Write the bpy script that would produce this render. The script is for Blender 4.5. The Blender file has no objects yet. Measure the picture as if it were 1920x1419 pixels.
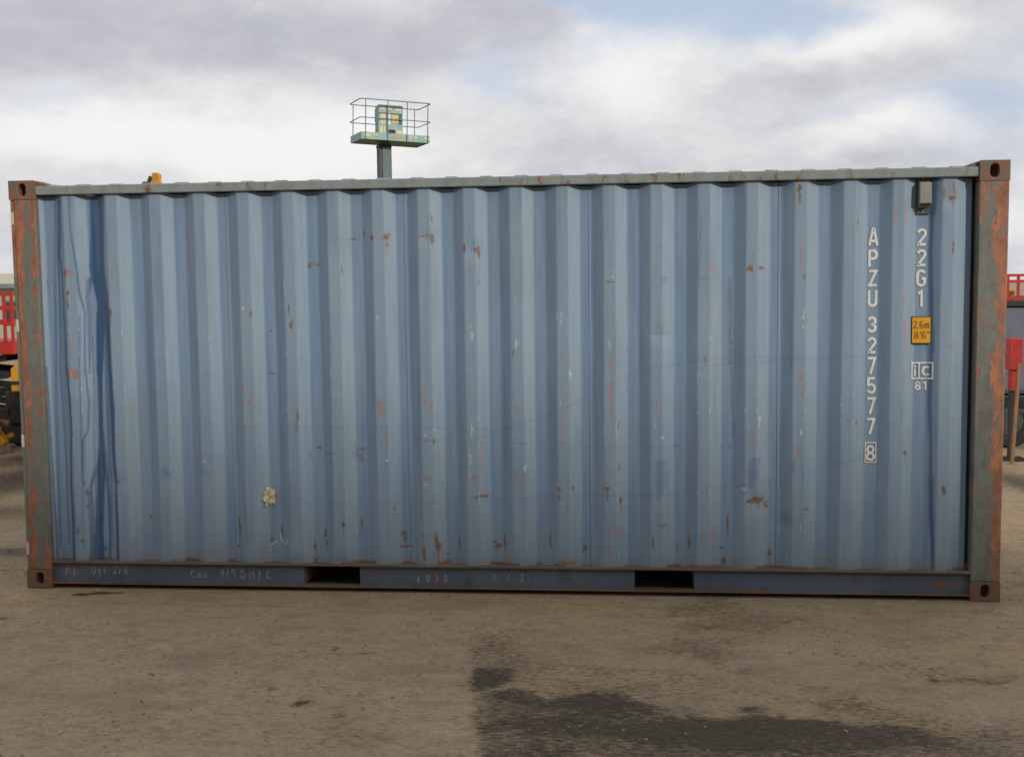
import bpy, math, random
import numpy as np
from mathutils import Vector, Matrix

random.seed(7)
np.random.seed(7)
scene = bpy.context.scene
COL = scene.collection

# ------------------------------------------------------------------ camera
CAM = np.array([3.8219, -6.8819, 1.9191])
YAW, PITCH, ROLL, FPX = -0.0961, -0.0837, -0.0118, 2137.13   # focal length in pixels of a 1920 px wide frame
_cy, _sy, _cp, _sp = math.cos(YAW), math.sin(YAW), math.cos(PITCH), math.sin(PITCH)
FWD = np.array([_sy * _cp, _cy * _cp, _sp])
_r = np.array([_cy, -_sy, 0.0])
_u = np.cross(_r, FWD)
RGT = math.cos(ROLL) * _r + math.sin(ROLL) * _u
UPV = -math.sin(ROLL) * _r + math.cos(ROLL) * _u
cam = bpy.data.cameras.new('camera')
cam.sensor_width = 36.0
cam.lens = FPX / 1920.0 * 36.0
cam.clip_start = 0.05
cam.clip_end = 3000.0
camo = bpy.data.objects.new('camera', cam)
COL.objects.link(camo)
camo.matrix_world = Matrix(((RGT[0], UPV[0], -FWD[0], CAM[0]), (RGT[1], UPV[1], -FWD[1], CAM[1]),
                            (RGT[2], UPV[2], -FWD[2], CAM[2]), (0, 0, 0, 1)))
scene.camera = camo


def ray(u, v):
    return FWD + RGT * (u - 960.0) / FPX - UPV * (v - 709.5) / FPX


def on_y(u, v, y=0.045):
    d = ray(u, v)
    return CAM + d * ((y - CAM[1]) / d[1])


def on_z(u, v, z=0.0):
    d = ray(u, v)
    return CAM + d * ((z - CAM[2]) / d[2])


# ------------------------------------------------------------------ node helpers
class G:
    def __init__(s, tree):
        s.t = tree

    def n(s, kind, **kw):
        nd = s.t.nodes.new(kind)
        for k, v in kw.items():
            setattr(nd, k, v)
        return nd

    def put(s, sock, v):
        if isinstance(v, bpy.types.NodeSocket):
            s.t.links.new(v, sock)
        elif v is not None:
            sock.default_value = v

    def m(s, op, a, b=None, c=None, clamp=False):
        nd = s.n('ShaderNodeMath', operation=op, use_clamp=clamp)
        for i, v in enumerate((a, b, c)):
            if v is not None:
                s.put(nd.inputs[i], v)
        return nd.outputs[0]

    def mix(s, f, a, b, mode='MIX'):
        nd = s.n('ShaderNodeMix', data_type='RGBA', blend_type=mode)
        s.put(nd.inputs[0], f)
        for sock, v in ((nd.inputs[6], a), (nd.inputs[7], b)):
            s.put(sock, v if isinstance(v, bpy.types.NodeSocket) else (*v, 1.0))
        return nd.outputs[2]

    def noise(s, vec, scale, detail=4.0, rough=0.55, dist=0.0):
        nd = s.n('ShaderNodeTexNoise')
        s.put(nd.inputs['Vector'], vec)
        nd.inputs['Scale'].default_value = scale
        nd.inputs['Detail'].default_value = detail
        nd.inputs['Roughness'].default_value = rough
        nd.inputs['Distortion'].default_value = dist
        return nd.outputs['Fac']

    def ramp(s, f, lo, hi, a=0.0, b=1.0):
        nd = s.n('ShaderNodeMapRange', interpolation_type='SMOOTHSTEP')
        s.put(nd.inputs[0], f)
        for i, v in enumerate((lo, hi, a, b)):
            s.put(nd.inputs[i + 1], v)
        return nd.outputs[0]

    def mapv(s, vec, sc, loc=(0, 0, 0)):
        nd = s.n('ShaderNodeMapping')
        s.put(nd.inputs['Vector'], vec)
        nd.inputs['Scale'].default_value = sc
        nd.inputs['Location'].default_value = loc
        return nd.outputs[0]


# ------------------------------------------------------------------ world: broken overcast over a Nishita sky
SUN_EL, SUN_AZ = math.radians(24), math.radians(45)      # the sun stands behind the viewer's right shoulder
SUN_DIR = Vector((math.sin(SUN_AZ) * math.cos(SUN_EL), -math.cos(SUN_AZ) * math.cos(SUN_EL), math.sin(SUN_EL)))
world = bpy.data.worlds.new('World')
scene.world = world
world.use_nodes = True
wt = world.node_tree
wt.nodes.clear()
g = G(wt)
tc = g.n('ShaderNodeTexCoord')
sky = g.n('ShaderNodeTexSky', sky_type='NISHITA', sun_disc=False)
sky.sun_elevation = SUN_EL
sky.sun_rotation = math.atan2(SUN_DIR.x, SUN_DIR.y)
sky.dust_density = 2.0
sx = g.n('ShaderNodeSeparateXYZ')
g.put(sx.inputs[0], tc.outputs['Generated'])
azi = g.m('ARCTAN2', sx.outputs[0], sx.outputs[1])
ele = g.m('ARCSINE', sx.outputs[2])
cv = g.n('ShaderNodeCombineXYZ')
g.put(cv.inputs[0], azi)
g.put(cv.inputs[1], g.m('MULTIPLY', ele, 1.55))
cvo = cv.outputs[0]
wa = g.noise(cvo, 5.0, 5, 0.55)
wb = g.noise(g.mapv(cvo, (1, 1, 1), (7.3, 2.1, 0)), 6.0, 5, 0.55)
az2 = g.m('ADD', azi, g.m('MULTIPLY', g.m('SUBTRACT', wa, 0.5), 0.20))
el2 = g.m('ADD', ele, g.m('MULTIPLY', g.m('SUBTRACT', wb, 0.5), 0.085))


def sky_blob(u, v, du, dv, amp):
    d = ray(u, v)
    d = d / np.linalg.norm(d)
    a0, e0 = math.atan2(d[0], d[1]), math.asin(d[2])
    x = g.m('MULTIPLY', g.m('SUBTRACT', az2, a0), FPX / du)
    y = g.m('MULTIPLY', g.m('SUBTRACT', el2, e0), FPX / dv)
    r2 = g.m('ADD', g.m('MULTIPLY', x, x), g.m('MULTIPLY', y, y))
    return g.m('MULTIPLY', g.m('EXPONENT', g.m('MULTIPLY', r2, -1.0)), amp)


big = g.noise(cvo, 3.2, 7, 0.55)
fine = g.noise(g.mapv(cvo, (1, 1.3, 1), (3.1, 9.2, 0)), 8.0, 8, 0.66)
bright = g.m('ADD', g.m('MULTIPLY', g.m('SUBTRACT', big, 0.5), 0.80), g.m('MULTIPLY', g.m('SUBTRACT', fine, 0.5), 0.85))
bright = g.m('ADD', bright, 0.46)
for b in ((300, 245, 380, 60, 0.42), (700, 300, 200, 50, 0.2), (250, 60, 520, 95, -0.24), (820, 60, 330, 60, -0.10),
          (1190, 90, 120, 70, 0.45), (1130, 190, 260, 70, 0.22), (1560, 60, 150, 55, 0.35), (1480, 150, 190, 40, -0.22),
          (1640, 225, 130, 45, 0.28), (1850, 90, 130, 140, -0.05), (1650, 290, 220, 30, -0.12), (1890, 400, 120, 120, 0.2),
          (120, 440, 300, 70, 0.0)):
    bright = g.m('ADD', bright, sky_blob(*b))
bright = g.m('MAXIMUM', g.m('MINIMUM', bright, 1.15), 0.0)
gap = g.m('ADD', g.m('MULTIPLY', g.m('SUBTRACT', g.noise(g.mapv(cvo, (1, 1, 1), (1.7, 4.4, 0)), 4.5, 6, 0.6), 0.62), 2.2), 0.0)
for b in ((1360, 45, 190, 60, 1.0), (1120, 5, 200, 45, 0.8), (1600, 190, 210, 26, 0.75), (900, 165, 140, 35, 0.55), (40, 178, 150, 22, 0.6), (1820, 150, 130, 160, 0.5), (1500, 20, 120, 40, 0.6)):
    gap = g.m('ADD', gap, sky_blob(*b))
gap = g.ramp(gap, -0.15, 0.95, 0.0, 0.8)
ccol = g.mix(g.ramp(bright, 0.08, 0.92), (0.49, 0.497, 0.56), (0.92, 0.91, 0.895))
bluec = g.mix(1.0, sky.outputs[0], (0.10, 0.10, 0.10), 'MULTIPLY')
bluec = g.mix(0.6, bluec, (0.56, 0.67, 0.90))
skyc = g.mix(gap, ccol, bluec)
bg = g.n('ShaderNodeBackground')
g.put(bg.inputs[0], skyc)
bg.inputs[1].default_value = 1.0
wo = g.n('ShaderNodeOutputWorld')
wt.links.new(bg.outputs[0], wo.inputs[0])

sun = bpy.data.lights.new('sun', 'SUN')
sun.energy = 2.35
sun.angle = math.radians(3.5)
sun.color = (1.0, 0.93, 0.84)
suno = bpy.data.objects.new('sun', sun)
COL.objects.link(suno)
suno.rotation_euler = SUN_DIR.to_track_quat('Z', 'Y').to_euler()

scene.view_settings.view_transform = 'Standard'
scene.view_settings.look = 'None'
scene.view_settings.exposure = 0.0
scene.view_settings.gamma = 1.0
scene.view_settings.use_curve_mapping = False
scene.render.engine = 'CYCLES'


# ------------------------------------------------------------------ numpy noise
def vnoise(x, y, seed=0):
    xi = np.floor(x).astype(np.int64)
    yi = np.floor(y).astype(np.int64)
    fx, fy = x - xi, y - yi
    fx = fx * fx * (3 - 2 * fx)
    fy = fy * fy * (3 - 2 * fy)

    def h(a, b):
        n = (a * 374761393 + b * 668265263 + seed * 1442695041) & 0x7fffffff
        n = ((n ^ (n >> 13)) * 1274126177) & 0x7fffffff
        n = n ^ (n >> 16)
        return (n & 0xffff) / 65535.0
    return (h(xi, yi) * (1 - fx) + h(xi + 1, yi) * fx) * (1 - fy) + (h(xi, yi + 1) * (1 - fx) + h(xi + 1, yi + 1) * fx) * fy


def fbm(x, y, seed=0, octv=4, gain=0.5):
    s, a, tot = 0.0, 1.0, 0.0
    for i in range(octv):
        s = s + a * vnoise(x * 2 ** i + 17.3 * i, y * 2 ** i + 9.1 * i, seed + i)
        tot += a
        a *= gain
    return s / tot


def sstep(x, a, b):
    t = np.clip((x - a) / (b - a), 0, 1)
    return t * t * (3 - 2 * t)


# ------------------------------------------------------------------ materials
def new_mat(name):
    m = bpy.data.materials.new(name)
    m.use_nodes = True
    t = m.node_tree
    t.nodes.clear()
    gg = G(t)
    p = gg.n('ShaderNodeBsdfPrincipled')
    o = gg.n('ShaderNodeOutputMaterial')
    t.links.new(p.outputs[0], o.inputs[0])
    return m, gg, p


def worn(name, col, col2=None, rough=0.55, rust=0.0, rustcol=(0.16, 0.06, 0.025), primer=None, stretch=(1, 1, 0.35),
         scale=9.0, dirt=0.3, metal=0.0, bump=0.15):
    """painted or bare surface with tone variation, dirt, optional flaking to rust / primer"""
    m, q, p = new_mat(name)
    geo = q.n('ShaderNodeNewGeometry')
    pos = geo.outputs['Position']
    v = q.mapv(pos, stretch)
    c2 = col2 or tuple(c * 0.72 for c in col)
    c = q.mix(q.ramp(q.noise(v, scale * 0.6, 5, 0.6), 0.3, 0.7), col, c2)
    if dirt:
        c = q.mix(q.m('MULTIPLY', q.ramp(q.noise(q.mapv(pos, (1, 1, 0.6), (3, 1, 2)), scale * 1.7, 6, 0.65), 0.5, 0.75), dirt), c, (0.075, 0.06, 0.045))
    if primer:
        f = q.ramp(q.noise(q.mapv(pos, stretch, (5, 2, 8)), scale * 0.9, 7, 0.66), primer[1], primer[1] + 0.04)
        c = q.mix(f, c, primer[0])
    if rust:
        f = q.ramp(q.noise(q.mapv(pos, stretch, (9, 4, 1)), scale * 1.1, 7, 0.66), 0.80 - rust, 0.86 - rust)
        rc = q.mix(q.noise(pos, 60, 4), rustcol, tuple(x * 2.1 for x in rustcol))
        c = q.mix(f, c, rc)
    q.put(p.inputs['Base Color'], c)
    q.put(p.inputs['Roughness'], q.ramp(q.noise(pos, 24, 4), 0.3, 0.7, rough - 0.08, min(1, rough + 0.12)))
    p.inputs['Metallic'].default_value = metal
    if bump:
        b = q.n('ShaderNodeBump')
        b.inputs['Strength'].default_value = bump
        b.inputs['Distance'].default_value = 0.004
        q.put(b.inputs['Height'], q.noise(pos, 70, 5, 0.6))
        q.put(p.inputs['Normal'], b.outputs[0])
    return m


def wall_material():
    m, q, p = new_mat('faded_blue_paint')
    geo = q.n('ShaderNodeNewGeometry')
    pos = geo.outputs['Position']
    a1 = q.n('ShaderNodeAttribute', attribute_name='wear_a')
    a2 = q.n('ShaderNodeAttribute', attribute_name='wear_b')
    s1 = q.n('ShaderNodeSeparateColor')
    s2 = q.n('ShaderNodeSeparateColor')
    q.put(s1.inputs[0], a1.outputs['Color'])
    q.put(s2.inputs[0], a2.outputs['Color'])
    wet, rust, prim, white = s1.outputs[0], s1.outputs[1], s1.outputs[2], a1.outputs['Alpha']
    patch_shade, grime, fade, dust = s2.outputs[0], s2.outputs[1], s2.outputs[2], a2.outputs['Alpha']
    vert = q.noise(q.mapv(pos, (30, 30, 0.9)), 1.0, 6, 0.6)
    cloud = q.noise(q.mapv(pos, (1.2, 1.2, 1.0)), 2.2, 6, 0.6)
    speck = q.noise(pos, 130, 4, 0.6)
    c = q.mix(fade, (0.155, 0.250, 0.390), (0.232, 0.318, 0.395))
    c = q.mix(q.ramp(vert, 0.35, 0.75, 0.0, 0.5), c, (0.270, 0.340, 0.385))
    c = q.mix(q.ramp(vert, 0.50, 0.25, 0.0, 0.35), c, (0.140, 0.215, 0.325))
    c = q.mix(q.ramp(cloud, 0.52, 0.75, 0.0, 0.35), c, (0.175, 0.225, 0.31))
    c = q.mix(q.m('MULTIPLY', dust, q.ramp(speck, 0.2, 0.8, 0.5, 1.0)), c, (0.25, 0.215, 0.145))
    c = q.mix(q.m('MULTIPLY', patch_shade, 0.8), c, (0.09, 0.155, 0.33))
    c = q.mix(q.m('MULTIPLY', wet, 0.95), c, (0.032, 0.080, 0.180))
    c = q.mix(q.m('MULTIPLY', grime, q.ramp(speck, 0.1, 0.7, 0.6, 1.0)), c, (0.055, 0.055, 0.055))
    pm = q.ramp(q.m('ADD', prim, q.m('MULTIPLY', q.m('SUBTRACT', speck, 0.5), 0.9)), 0.22, 0.55)
    c = q.mix(q.m('MULTIPLY', pm, 0.58), c, (0.40, 0.165, 0.10))
    rm = q.ramp(q.m('ADD', rust, q.m('MULTIPLY', q.m('SUBTRACT', speck, 0.5), 0.8)), 0.14, 0.60)
    rc = q.mix(q.noise(pos, 45, 4), (0.09, 0.038, 0.018), (0.30, 0.145, 0.05))
    c = q.mix(q.m('MULTIPLY', rm, 0.9), c, rc)
    wm = q.ramp(q.m('ADD', white, q.m('MULTIPLY', q.m('SUBTRACT', speck, 0.5), 1.1)), 0.35, 0.6)
    c = q.mix(q.m('MULTIPLY', wm, 0.65), c, (0.60, 0.62, 0.60))
    q.put(p.inputs['Base Color'], c)
    r = q.ramp(q.noise(q.mapv(pos, (6, 6, 1.2)), 2.0, 5), 0.3, 0.7, 0.50, 0.68)
    r = q.m('SUBTRACT', r, q.m('MULTIPLY', wet, 0.22))
    q.put(p.inputs['Roughness'], r)
    b = q.n('ShaderNodeBump')
    b.inputs['Strength'].default_value = 0.25
    b.inputs['Distance'].default_value = 0.003
    q.put(b.inputs['Height'], q.m('SUBTRACT', q.noise(pos, 90, 4, 0.6), q.m('MULTIPLY', rm, 0.6)))
    q.put(p.inputs['Normal'], b.outputs[0])
    return m


def ground_material():
    m, q, p = new_mat('worn_concrete_and_dirt')
    geo = q.n('ShaderNodeNewGeometry')
    pos = geo.outputs['Position']
    a1 = q.n('ShaderNodeAttribute', attribute_name='ground_a')
    s1 = q.n('ShaderNodeSeparateColor')
    q.put(s1.inputs[0], a1.outputs['Color'])
    oil, tan, pale, slab = s1.outputs[0], s1.outputs[1], s1.outputs[2], a1.outputs['Alpha']
    n1 = q.noise(pos, 1.3, 7, 0.62)
    n2 = q.noise(q.mapv(pos, (1, 1.8, 1), (4, 2, 0)), 6.0, 8, 0.68)
    n3 = q.noise(pos, 55, 5, 0.7)
    n4 = q.noise(pos, 190, 3, 0.7)
    c = q.mix(q.ramp(n1, 0.35, 0.68), (0.430, 0.308, 0.175), (0.350, 0.258, 0.156))
    c = q.mix(tan, c, (0.480, 0.340, 0.178))
    c = q.mix(q.m('MULTIPLY', slab, 0.7), c, (0.415, 0.316, 0.205))
    c = q.mix(q.ramp(n2, 0.44, 0.72, 0.0, 0.55), c, (0.175, 0.128, 0.082))
    n5 = q.noise(q.mapv(pos, (1, 2.2, 1), (1, 7, 0)), 22.0, 8, 0.72)
    c = q.mix(q.ramp(n5, 0.50, 0.70, 0.0, 0.55), c, (0.150, 0.110, 0.072))
    c = q.mix(q.ramp(n5, 0.46, 0.30, 0.0, 0.45), c, (0.46, 0.37, 0.26))
    c = q.mix(q.m('MULTIPLY', pale, q.ramp(n3, 0.35, 0.7, 0.25, 1.0)), c, (0.45, 0.38, 0.29))
    c = q.mix(q.ramp(n3, 0.42, 0.72, 0.0, 0.40), c, (0.41, 0.335, 0.245))
    c = q.mix(q.ramp(n4, 0.57, 0.68, 0.0, 0.55), c, (0.50, 0.45, 0.38))
    c = q.mix(q.ramp(n4, 0.42, 0.30, 0.0, 0.5), c, (0.09, 0.068, 0.05))
    vor = q.n('ShaderNodeTexVoronoi')
    q.put(vor.inputs['Vector'], pos)
    vor.inputs['Scale'].default_value = 62.0
    vs_ = q.n('ShaderNodeSeparateColor')
    q.put(vs_.inputs[0], vor.outputs['Color'])
    gm = q.ramp(q.noise(q.mapv(pos, (1, 1.4, 1), (8, 3, 0)), 2.3, 6, 0.65), 0.42, 0.66, 0.12, 1.0)
    c = q.mix(q.m('MULTIPLY', gm, q.ramp(vs_.outputs[0], 0.62, 1.0, 0.0, 0.42)), c, (0.15, 0.112, 0.078))
    c = q.mix(q.m('MULTIPLY', gm, q.ramp(vs_.outputs[1], 0.72, 1.0, 0.0, 0.42)), c, (0.52, 0.44, 0.32))
    c = q.mix(q.ramp(q.noise(q.mapv(pos, (0.8, 1.5, 1), (2, 6, 0)), 1.7, 7, 0.62), 0.50, 0.68, 0.0, 0.42), c, (0.22, 0.172, 0.118))
    c = q.mix(q.ramp(q.noise(q.mapv(pos, (0.7, 1.6, 1), (12, 1, 0)), 2.6, 7, 0.62), 0.56, 0.72, 0.0, 0.40), c, (0.54, 0.42, 0.26))
    om = q.ramp(q.m('ADD', oil, q.m('ADD', q.m('MULTIPLY', q.m('SUBTRACT', n3, 0.5), 0.7), q.m('MULTIPLY', q.m('SUBTRACT', n5, 0.5), 1.6))), -0.02, 0.84)
    c = q.mix(q.m('MULTIPLY', om, q.ramp(n5, 0.35, 0.65, 0.80, 0.96)), c, (0.042, 0.031, 0.020))
    q.put(p.inputs['Base Color'], c)
    q.put(p.inputs['Roughness'], q.m('SUBTRACT', 0.93, q.m('MULTIPLY', om, 0.34)))
    p.inputs['Specular IOR Level'].default_value = 0.3
    b = q.n('ShaderNodeBump')
    b.inputs['Strength'].default_value = 0.8
    b.inputs['Distance'].default_value = 0.010
    q.put(b.inputs['Height'], q.m('ADD', q.m('MULTIPLY', n3, 0.8), q.m('MULTIPLY', n4, 0.45)))
    q.put(p.inputs['Normal'], b.outputs[0])
    return m


def flaky(name, base, base2, primer, thr, edge_x=None, up=None, scale=7.0):
    """grey green paint flaking to red-orange primer, more along an upright edge"""
    m, q, p = new_mat(name)
    geo = q.n('ShaderNodeNewGeometry')
    pos = geo.outputs['Position']
    n1 = q.noise(q.mapv(pos, (1, 1, 0.30)), scale, 8, 0.68)
    n2 = q.noise(q.mapv(pos, (1, 1, 0.5), (4, 4, 1)), scale * 2.3, 6, 0.65)
    n3 = q.noise(pos, 90, 4, 0.6)
    c = q.mix(q.ramp(n2, 0.35, 0.7), base, base2)
    c = q.mix(q.ramp(n3, 0.52, 0.75, 0, 0.4), c, tuple(x * 0.55 for x in base))
    n4 = q.noise(q.mapv(pos, (1, 1, 0.45), (2, 7, 3)), scale * 3.1, 8, 0.7)
    f = q.m('ADD', q.m('MULTIPLY', n1, 0.55), q.m('MULTIPLY', n4, 0.45))
    if up:
        sz = q.n('ShaderNodeSeparateXYZ')
        q.put(sz.inputs[0], pos)
        for z0, z1, gn in up:
            f = q.m('ADD', f, q.ramp(sz.outputs[2], z0, z1, 0.0, gn))
    if edge_x:
        s = q.n('ShaderNodeSeparateXYZ')
        q.put(s.inputs[0], pos)
        for e, w, gn in edge_x:
            d = q.m('ABSOLUTE', q.m('SUBTRACT', s.outputs[0], e))
            f = q.m('ADD', f, q.ramp(d, 0.0, w, gn, 0.0))
    f = q.m('ADD', f, q.m('MULTIPLY', q.m('SUBTRACT', n3, 0.5), 0.10))
    pm = q.ramp(f, thr, thr + 0.07)
    pc = q.mix(q.ramp(n2, 0.35, 0.65), primer, tuple(x * 0.55 for x in primer))
    c = q.mix(q.m('MULTIPLY', pm, 0.9), c, pc)
    rm = q.ramp(f, thr + 0.12, thr + 0.2)
    c = q.mix(q.m('MULTIPLY', rm, 0.75), c, (0.13, 0.055, 0.028))
    q.put(p.inputs['Base Color'], c)
    p.inputs['Roughness'].default_value = 0.68
    b = q.n('ShaderNodeBump')
    b.inputs['Strength'].default_value = 0.3
    b.inputs['Distance'].default_value = 0.003
    q.put(b.inputs['Height'], q.m('SUBTRACT', q.m('MULTIPLY', n3, 0.7), q.m('MULTIPLY', pm, 0.7)))
    q.put(p.inputs['Normal'], b.outputs[0])
    return m


M = {}
M['wall'] = wall_material()
M['ground'] = ground_material()
GRY, GRY2, PRM = (0.135, 0.140, 0.115), (0.165, 0.180, 0.165), (0.42, 0.155, 0.075)
M['post_l'] = flaky('flaking_post_paint', GRY, GRY2, PRM, 0.555, [(0.055, 0.060, 0.11), (0.145, 0.030, 0.07)], [(1.65, 2.35, 0.085), (0.45, 0.12, 0.06)])
M['post_r'] = flaky('flaking_post_paint_far', GRY, (0.19, 0.205, 0.185), (0.50, 0.185, 0.088), 0.56, [(6.04, 0.11, 0.15), (5.90, 0.02, 0.04)], [(1.9, 2.45, 0.05)])
M['casting'] = flaky('rusty_casting', (0.225, 0.105, 0.052), (0.150, 0.120, 0.088), (0.36, 0.135, 0.065), 0.515)
M['rail_top'] = flaky('top_rail_paint', (0.25, 0.285, 0.275), (0.20, 0.225, 0.215), (0.27, 0.115, 0.06), 0.525, scale=6)
M['rail_bot'] = worn('bottom_rail_paint', (0.125, 0.165, 0.225), (0.100, 0.120, 0.145), rough=0.6, rust=0.20, stretch=(0.5, 1, 1), scale=7, dirt=0.55)
M['flange'] = worn('rusty_flange', (0.185, 0.130, 0.09), (0.13, 0.088, 0.062), rough=0.8, rust=0.20, stretch=(0.35, 1, 1), scale=10, dirt=0.5)
M['rusty'] = worn('rusty_steel', (0.30, 0.19, 0.10), (0.20, 0.125, 0.07), rough=0.85, rust=0.25, dirt=0.6)
M['under'] = worn('underside_tar', (0.035, 0.03, 0.027), rough=0.9, dirt=0.5)
M['vent'] = worn('grey_plastic_vent', (0.27, 0.255, 0.225), (0.23, 0.22, 0.195), rough=0.6, dirt=0.25)
M['vent_dark'] = worn('dark_vent_plate', (0.075, 0.075, 0.07), rough=0.6, dirt=0.3)
M['letter'] = worn('white_lettering', (0.78, 0.76, 0.70), (0.66, 0.65, 0.60), rough=0.6, dirt=0.30, scale=24, bump=0.03, primer=((0.25, 0.32, 0.38), 0.64), stretch=(1, 1, 1))
M['yellow_sticker'] = worn('yellow_sticker_film', (0.72, 0.36, 0.012), (0.66, 0.32, 0.012), rough=0.45, dirt=0.12, bump=0.02)
M['black_print'] = worn('black_print', (0.045, 0.035, 0.02), rough=0.5, dirt=0.0, bump=0.0)
M['faint_print'] = worn('worn_black_print', (0.17, 0.10, 0.012), (0.10, 0.065, 0.015), rough=0.5, dirt=0.0, scale=60, bump=0.0)
M['cream'] = worn('cream_hinge_paint', (0.62, 0.56, 0.40), rough=0.6, dirt=0.25)
M['scrap'] = worn('torn_paper_scrap', (0.70, 0.62, 0.46), (0.55, 0.46, 0.32), rough=0.9, dirt=0.2, scale=40)
M['pink_sticker'] = worn('old_pinkish_sticker', (0.42, 0.30, 0.25), (0.30, 0.19, 0.17), rough=0.7, dirt=0.3, scale=50)
M['dark_steel'] = worn('dark_green_steel', (0.045, 0.07, 0.07), (0.035, 0.05, 0.05), rough=0.5, dirt=0.3)
M['teal'] = worn('teal_paint', (0.17, 0.36, 0.35), (0.26, 0.43, 0.38), rough=0.5, rust=0.12, dirt=0.3)
M['rail_teal'] = worn('grey_teal_rail', (0.16, 0.25, 0.28), rough=0.5, dirt=0.3)
M['decal_cream'] = worn('sun_bleached_decal', (0.72, 0.58, 0.30), (0.55, 0.55, 0.38), rough=0.6, dirt=0.2, scale=20)
M['mast_grey'] = worn('grey_green_mast', (0.10, 0.14, 0.145), (0.08, 0.115, 0.12), rough=0.5, dirt=0.3)
M['yellow_pale'] = worn('sun_bleached_yellow', (0.66, 0.46, 0.10), (0.6, 0.5, 0.2), rough=0.6, dirt=0.2, scale=20)
M['yellow'] = worn('machine_yellow', (0.62, 0.29, 0.012), (0.52, 0.24, 0.012), rough=0.45, dirt=0.35)
M['red'] = worn('machine_red', (0.50, 0.028, 0.020), (0.40, 0.022, 0.02), rough=0.45, dirt=0.3)
M['rubber'] = worn('tyre_rubber', (0.022, 0.021, 0.02), rough=0.85, dirt=0.5)
M['black'] = worn('black_steel', (0.02, 0.02, 0.02), rough=0.6, dirt=0.4)
M['bluegrey'] = worn('blue_grey_blocker', (0.145, 0.165, 0.205), (0.12, 0.14, 0.175), rough=0.5, dirt=0.3)
M['green_dark'] = worn('dark_green_paint', (0.050, 0.066, 0.050), rough=0.55, dirt=0.4)
M['timber'] = worn('weathered_timber', (0.30, 0.155, 0.075), (0.22, 0.115, 0.06), rough=0.85, dirt=0.35, stretch=(8, 8, 0.8), scale=6)
M['shed_wall'] = worn('pale_green_cladding', (0.30, 0.42, 0.33), (0.34, 0.45, 0.36), rough=0.6, dirt=0.2)
M['shed_roof'] = worn('cream_roof_sheet', (0.52, 0.50, 0.36), (0.46, 0.44, 0.33), rough=0.6, dirt=0.2)
M['gutter'] = worn('grey_gutter', (0.22, 0.25, 0.25), rough=0.5, dirt=0.2)
M['glass'] = worn('dark_window_glass', (0.05, 0.06, 0.07), rough=0.12, dirt=0.0, bump=0.0)
M['pebble'] = worn('pebble_stone', (0.40, 0.34, 0.26), (0.17, 0.135, 0.10), rough=0.9, scale=25, dirt=0.3)
M['chalk'] = None


def chalk_material():
    m, q, p = new_mat('rubbed_chalk')
    geo = q.n('ShaderNodeNewGeometry')
    p.inputs['Base Color'].default_value = (0.58, 0.58, 0.54, 1)
    p.inputs['Roughness'].default_value = 0.9
    q.put(p.inputs['Alpha'], q.ramp(q.noise(geo.outputs['Position'], 75, 5, 0.7), 0.30, 0.60, 0.1, 0.85))
    return m


M['chalk'] = chalk_material()


def water_material():
    m, q, p = new_mat('shallow_puddle_water')
    p.inputs['Base Color'].default_value = (0.075, 0.06, 0.048, 1)
    p.inputs['Roughness'].default_value = 0.06
    p.inputs['IOR'].default_value = 1.33
    return m


M['water'] = water_material()


# ------------------------------------------------------------------ mesh helpers
def tag(o, label, cat, group=None):
    o['label'] = label
    o['category'] = cat
    if group:
        o['group'] = group
    return o


def empty(name, loc=(0, 0, 0), rz=0.0):
    o = bpy.data.objects.new(name, None)
    o.empty_display_size = 0.2
    COL.objects.link(o)
    o.location = loc
    o.rotation_euler = (0, 0, rz)
    return o


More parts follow.
